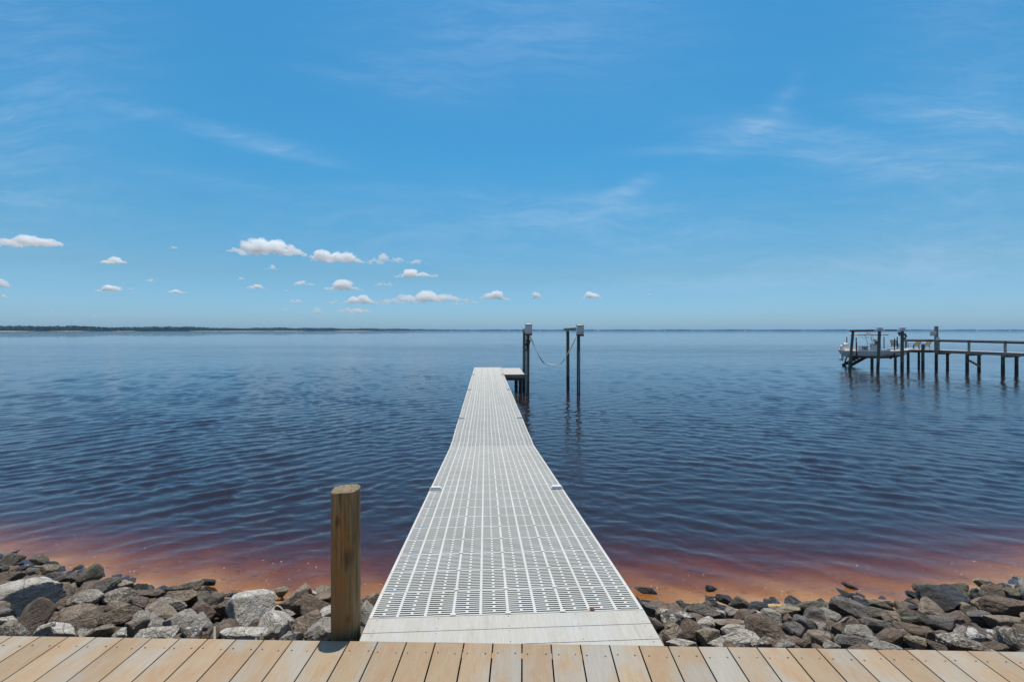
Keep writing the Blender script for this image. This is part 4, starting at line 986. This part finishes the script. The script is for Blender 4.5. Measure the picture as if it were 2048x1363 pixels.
for x in (.75, 3.35):
    b = MB()
    i = T*bl; g_ = np.interp(x, i, gw)+.035; zz = np.interp(x, i, gz); c_ = np.interp(x, i, cw_)+.03; z2 = np.interp(x, i, cz); k_ = np.interp(x, i, kz)
    pts = [(x, -g_, zz+(1.0 if x < 1 else .9)), (x+.02, -g_-.01, zz), (x+.1, -c_, z2), (x+.1, 0, k_-.05), (x+.1, c_, z2), (x+.02, g_+.01, zz), (x, g_, zz+1.0)]
    for p0, p1 in zip(pts[:-1], pts[1:]): b.beam(p0, p1, .09, .02) if abs(p0[1]-p1[1]) > .3 else b.box(((p0[0]+p1[0])/2, (p0[1]+p1[1])/2, (p0[2]+p1[2])/2), (.06, .03, abs(p1[2]-p0[2])))
    b.build('strap', M['dark'], sw)

# ------------------------------------------------------------------ clouds
CL = [(52,480,136,24,1.0,'long flat white cloud cut by the left photo edge'),(228,519,52,13,1,'small bright cloud below and right of the long left-edge cloud'),
 (346,494,22,7,.5,'tiny cloud wisp left of the biggest cloud'),(541,490,160,38,1.3,'biggest white cumulus cloud, left of centre'),(671,509,112,28,1.2,'long white cloud touching the right end of the biggest cloud'),
 (771,516,82,20,.7,'ragged thin cloud, third in the upper row of clouds'),(834,522,50,11,.5,'thin frayed cloud at the right end of the upper row'),(833,544,92,19,1,'humped bright cloud with a long right tail under the upper row'),
 (545,534,34,9,.6,'small cloud directly below the biggest cloud'),(609,565,52,12,.7,'slanting small cloud left of the humped middle-row cloud'),(686,568,80,23,1,'puffy humped cloud in the middle row'),
 (769,567,46,10,.45,'faint broken cloud right of the puffy middle-row cloud'),(512,572,38,10,.8,'small oval cloud far below the left end of the biggest cloud'),(481,556,18,6,.4,'faint tiny wisp above the small oval cloud'),
 (219,575,54,13,1,'small flat-based cloud low at left'),(262,577,15,5,.5,'tiny cloud just right of the flat-based low left cloud'),(302,560,26,6,.45,'faint double cloud puff between the low left clouds'),
 (355,582,38,8,.8,'thin lens-shaped cloud low at left'),(4,565,40,20,.8,'cloud cut by the left photo edge, above a smaller one'),(4,592,22,7,.6,'lowest small cloud at the left photo edge'),
 (857,592,200,26,.8,'widest low cloud bank, left of the small pier-side clouds'),(727,598,84,18,.85,'low cloud adjoining the left end of the widest bank'),(667,603,46,8,.5,'faint low streak left of the low cloud bank'),
 (594,602,42,9,.5,'faint split cloud low under the slanting small cloud'),(572,581,22,5,.35,'barely visible wisp above the faint split cloud'),(990,589,66,19,1,'bright compact cloud right of the widest bank'),
 (1072,589,24,15,.9,'small round cloud above the near lift box'),(1182,589,44,14,1,'bright small cloud above the outer lift box'),(1297,590,12,6,.5,'tiny isolated cloud puff farthest right'),
 (916,607,48,6,.4,'thin streak under the right end of the widest bank'),(711,620,84,14,.5,'faint low layered cloud just above the woodland, centre left'),(630,621,54,16,.4,'faint ragged cloud low above the woodland'),
 (570,619,26,6,.3,'faint speck of cloud left of the ragged low cloud'),(104,624,18,9,.25,'very faint puff low above the left woodland'),(190,631,20,5,.25,'very faint flat streak low above the left woodland')]
tex = bpy.data.textures.new('cloud_lumps', 'CLOUDS'); tex.noise_scale = 1.0; tex.noise_depth = 4
ico2 = base_ico(2)
CBASE = 1550.0
HUMPS = {3: [(-.42, .13, .5), (-.2, .17, .95), (.06, .15, .85), (.32, .16, .62)], 4: [(-.3, .15, 1.0), (.02, .12, .75), (.26, .2, .85)], 0: [(-.3, .2, .75), (.1, .22, .9), (.38, .12, 1.0)],
         20: [(-.42, .1, .6), (-.25, .1, .75), (-.02, .1, 1.0), (.2, .14, .75), (.42, .12, .5)], 7: [(-.2, .15, 1.0), (.15, .2, .55)], 10: [(0, .2, 1.0), (.3, .12, .4)]}
cmats = {}
for ci, (cx, cy_, w_, h_, dn, lab) in enumerate(CL):
    rg = np.random.RandomState(300+ci)
    d = CBASE*F/(HZ-(cy_+h_*.3)); d = min(d, 33000)
    Wm, Hm = w_*d/F, h_*d/F
    base = P(cx, cy_+h_*.5, d)
    V, Fc, o_ = [], [], 0
    asp = w_/h_; nb = int(np.clip(asp*22, 30, 150))
    nh = max(2, int(asp*.8)); hump = [((q_+.5)/nh-.5+rg.uniform(-.06, .06), rg.uniform(.5, .9)/nh, rg.uniform(.45, 1)) for q_ in range(nh)]
    hump[rg.randint(nh)] = (rg.uniform(-.15, .15), .16, 1.0)
    if ci in HUMPS: hump = HUMPS[ci]
    slope = rg.uniform(-.2, .2); ragged = dn < .75
    for k in range(nb):
        x = rg.uniform(-.5, .5)
        env = max(.26, min(1, max(a*math.exp(-((x-c)/s2)**2) for c, s2, a in hump)))*max(.25, 1-abs(2*x)**3*.8)
        rz_ = Hm*max(.07, env*rg.uniform(.14, .34))*(.7 if ragged else 1); rx_ = min(rz_*rg.uniform(1.2, 2.6), Wm*.25)
        if ragged and rg.rand() < .25: continue
        zc = rz_*.55+rg.rand()**.85*max(Hm*env-rz_*1.5, 0)
        y = rg.uniform(-.5, .5)*Wm*.3*(1-.5*zc/Hm)
        v_ = ico2[0]*[rx_, rx_, rz_]; v_[:, 2] = np.maximum(v_[:, 2], -rz_*.5)
        V.append(v_+[x*(Wm-2*rx_), y, zc+slope*x*Hm]); Fc.append(ico2[1]+o_); o_ += len(ico2[0])
    dens = (2.5*dn**1.2)/Hm
    o = mesh_np('cloud', np.concatenate(V), np.concatenate(Fc), vol_mat('cloud_vapour', dens, (.975, .99, 1), 0), False)
    o.location = base
    rmod = o.modifiers.new('union', 'REMESH'); rmod.mode = 'VOXEL'; rmod.voxel_size = max(Hm/22, Wm/150)
    dm = o.modifiers.new('lumps', 'DISPLACE'); dm.texture = tex.copy(); dm.texture.noise_scale = Hm*.30; dm.strength = Hm*.30; dm.mid_level = .5; dm.texture_coords = 'LOCAL'
    dm2 = o.modifiers.new('fray', 'DISPLACE'); dm2.texture = tex.copy(); dm2.texture.noise_scale = Hm*.13; dm2.strength = Hm*.24; dm2.mid_level = .5; dm2.texture_coords = 'LOCAL'
    tag(o, lab, 'cloud', 'small clouds over the far shore')

# ------------------------------------------------------------------ air
hz = MB().box((0, 1500, 25), (31000, 29500, 60.5)).build('haze', vol_mat('haze_air', 4.2e-5, (.34, .68, 1.0), .0)); tag(hz, 'thin blue haze over the water', 'haze', kind='stuff')
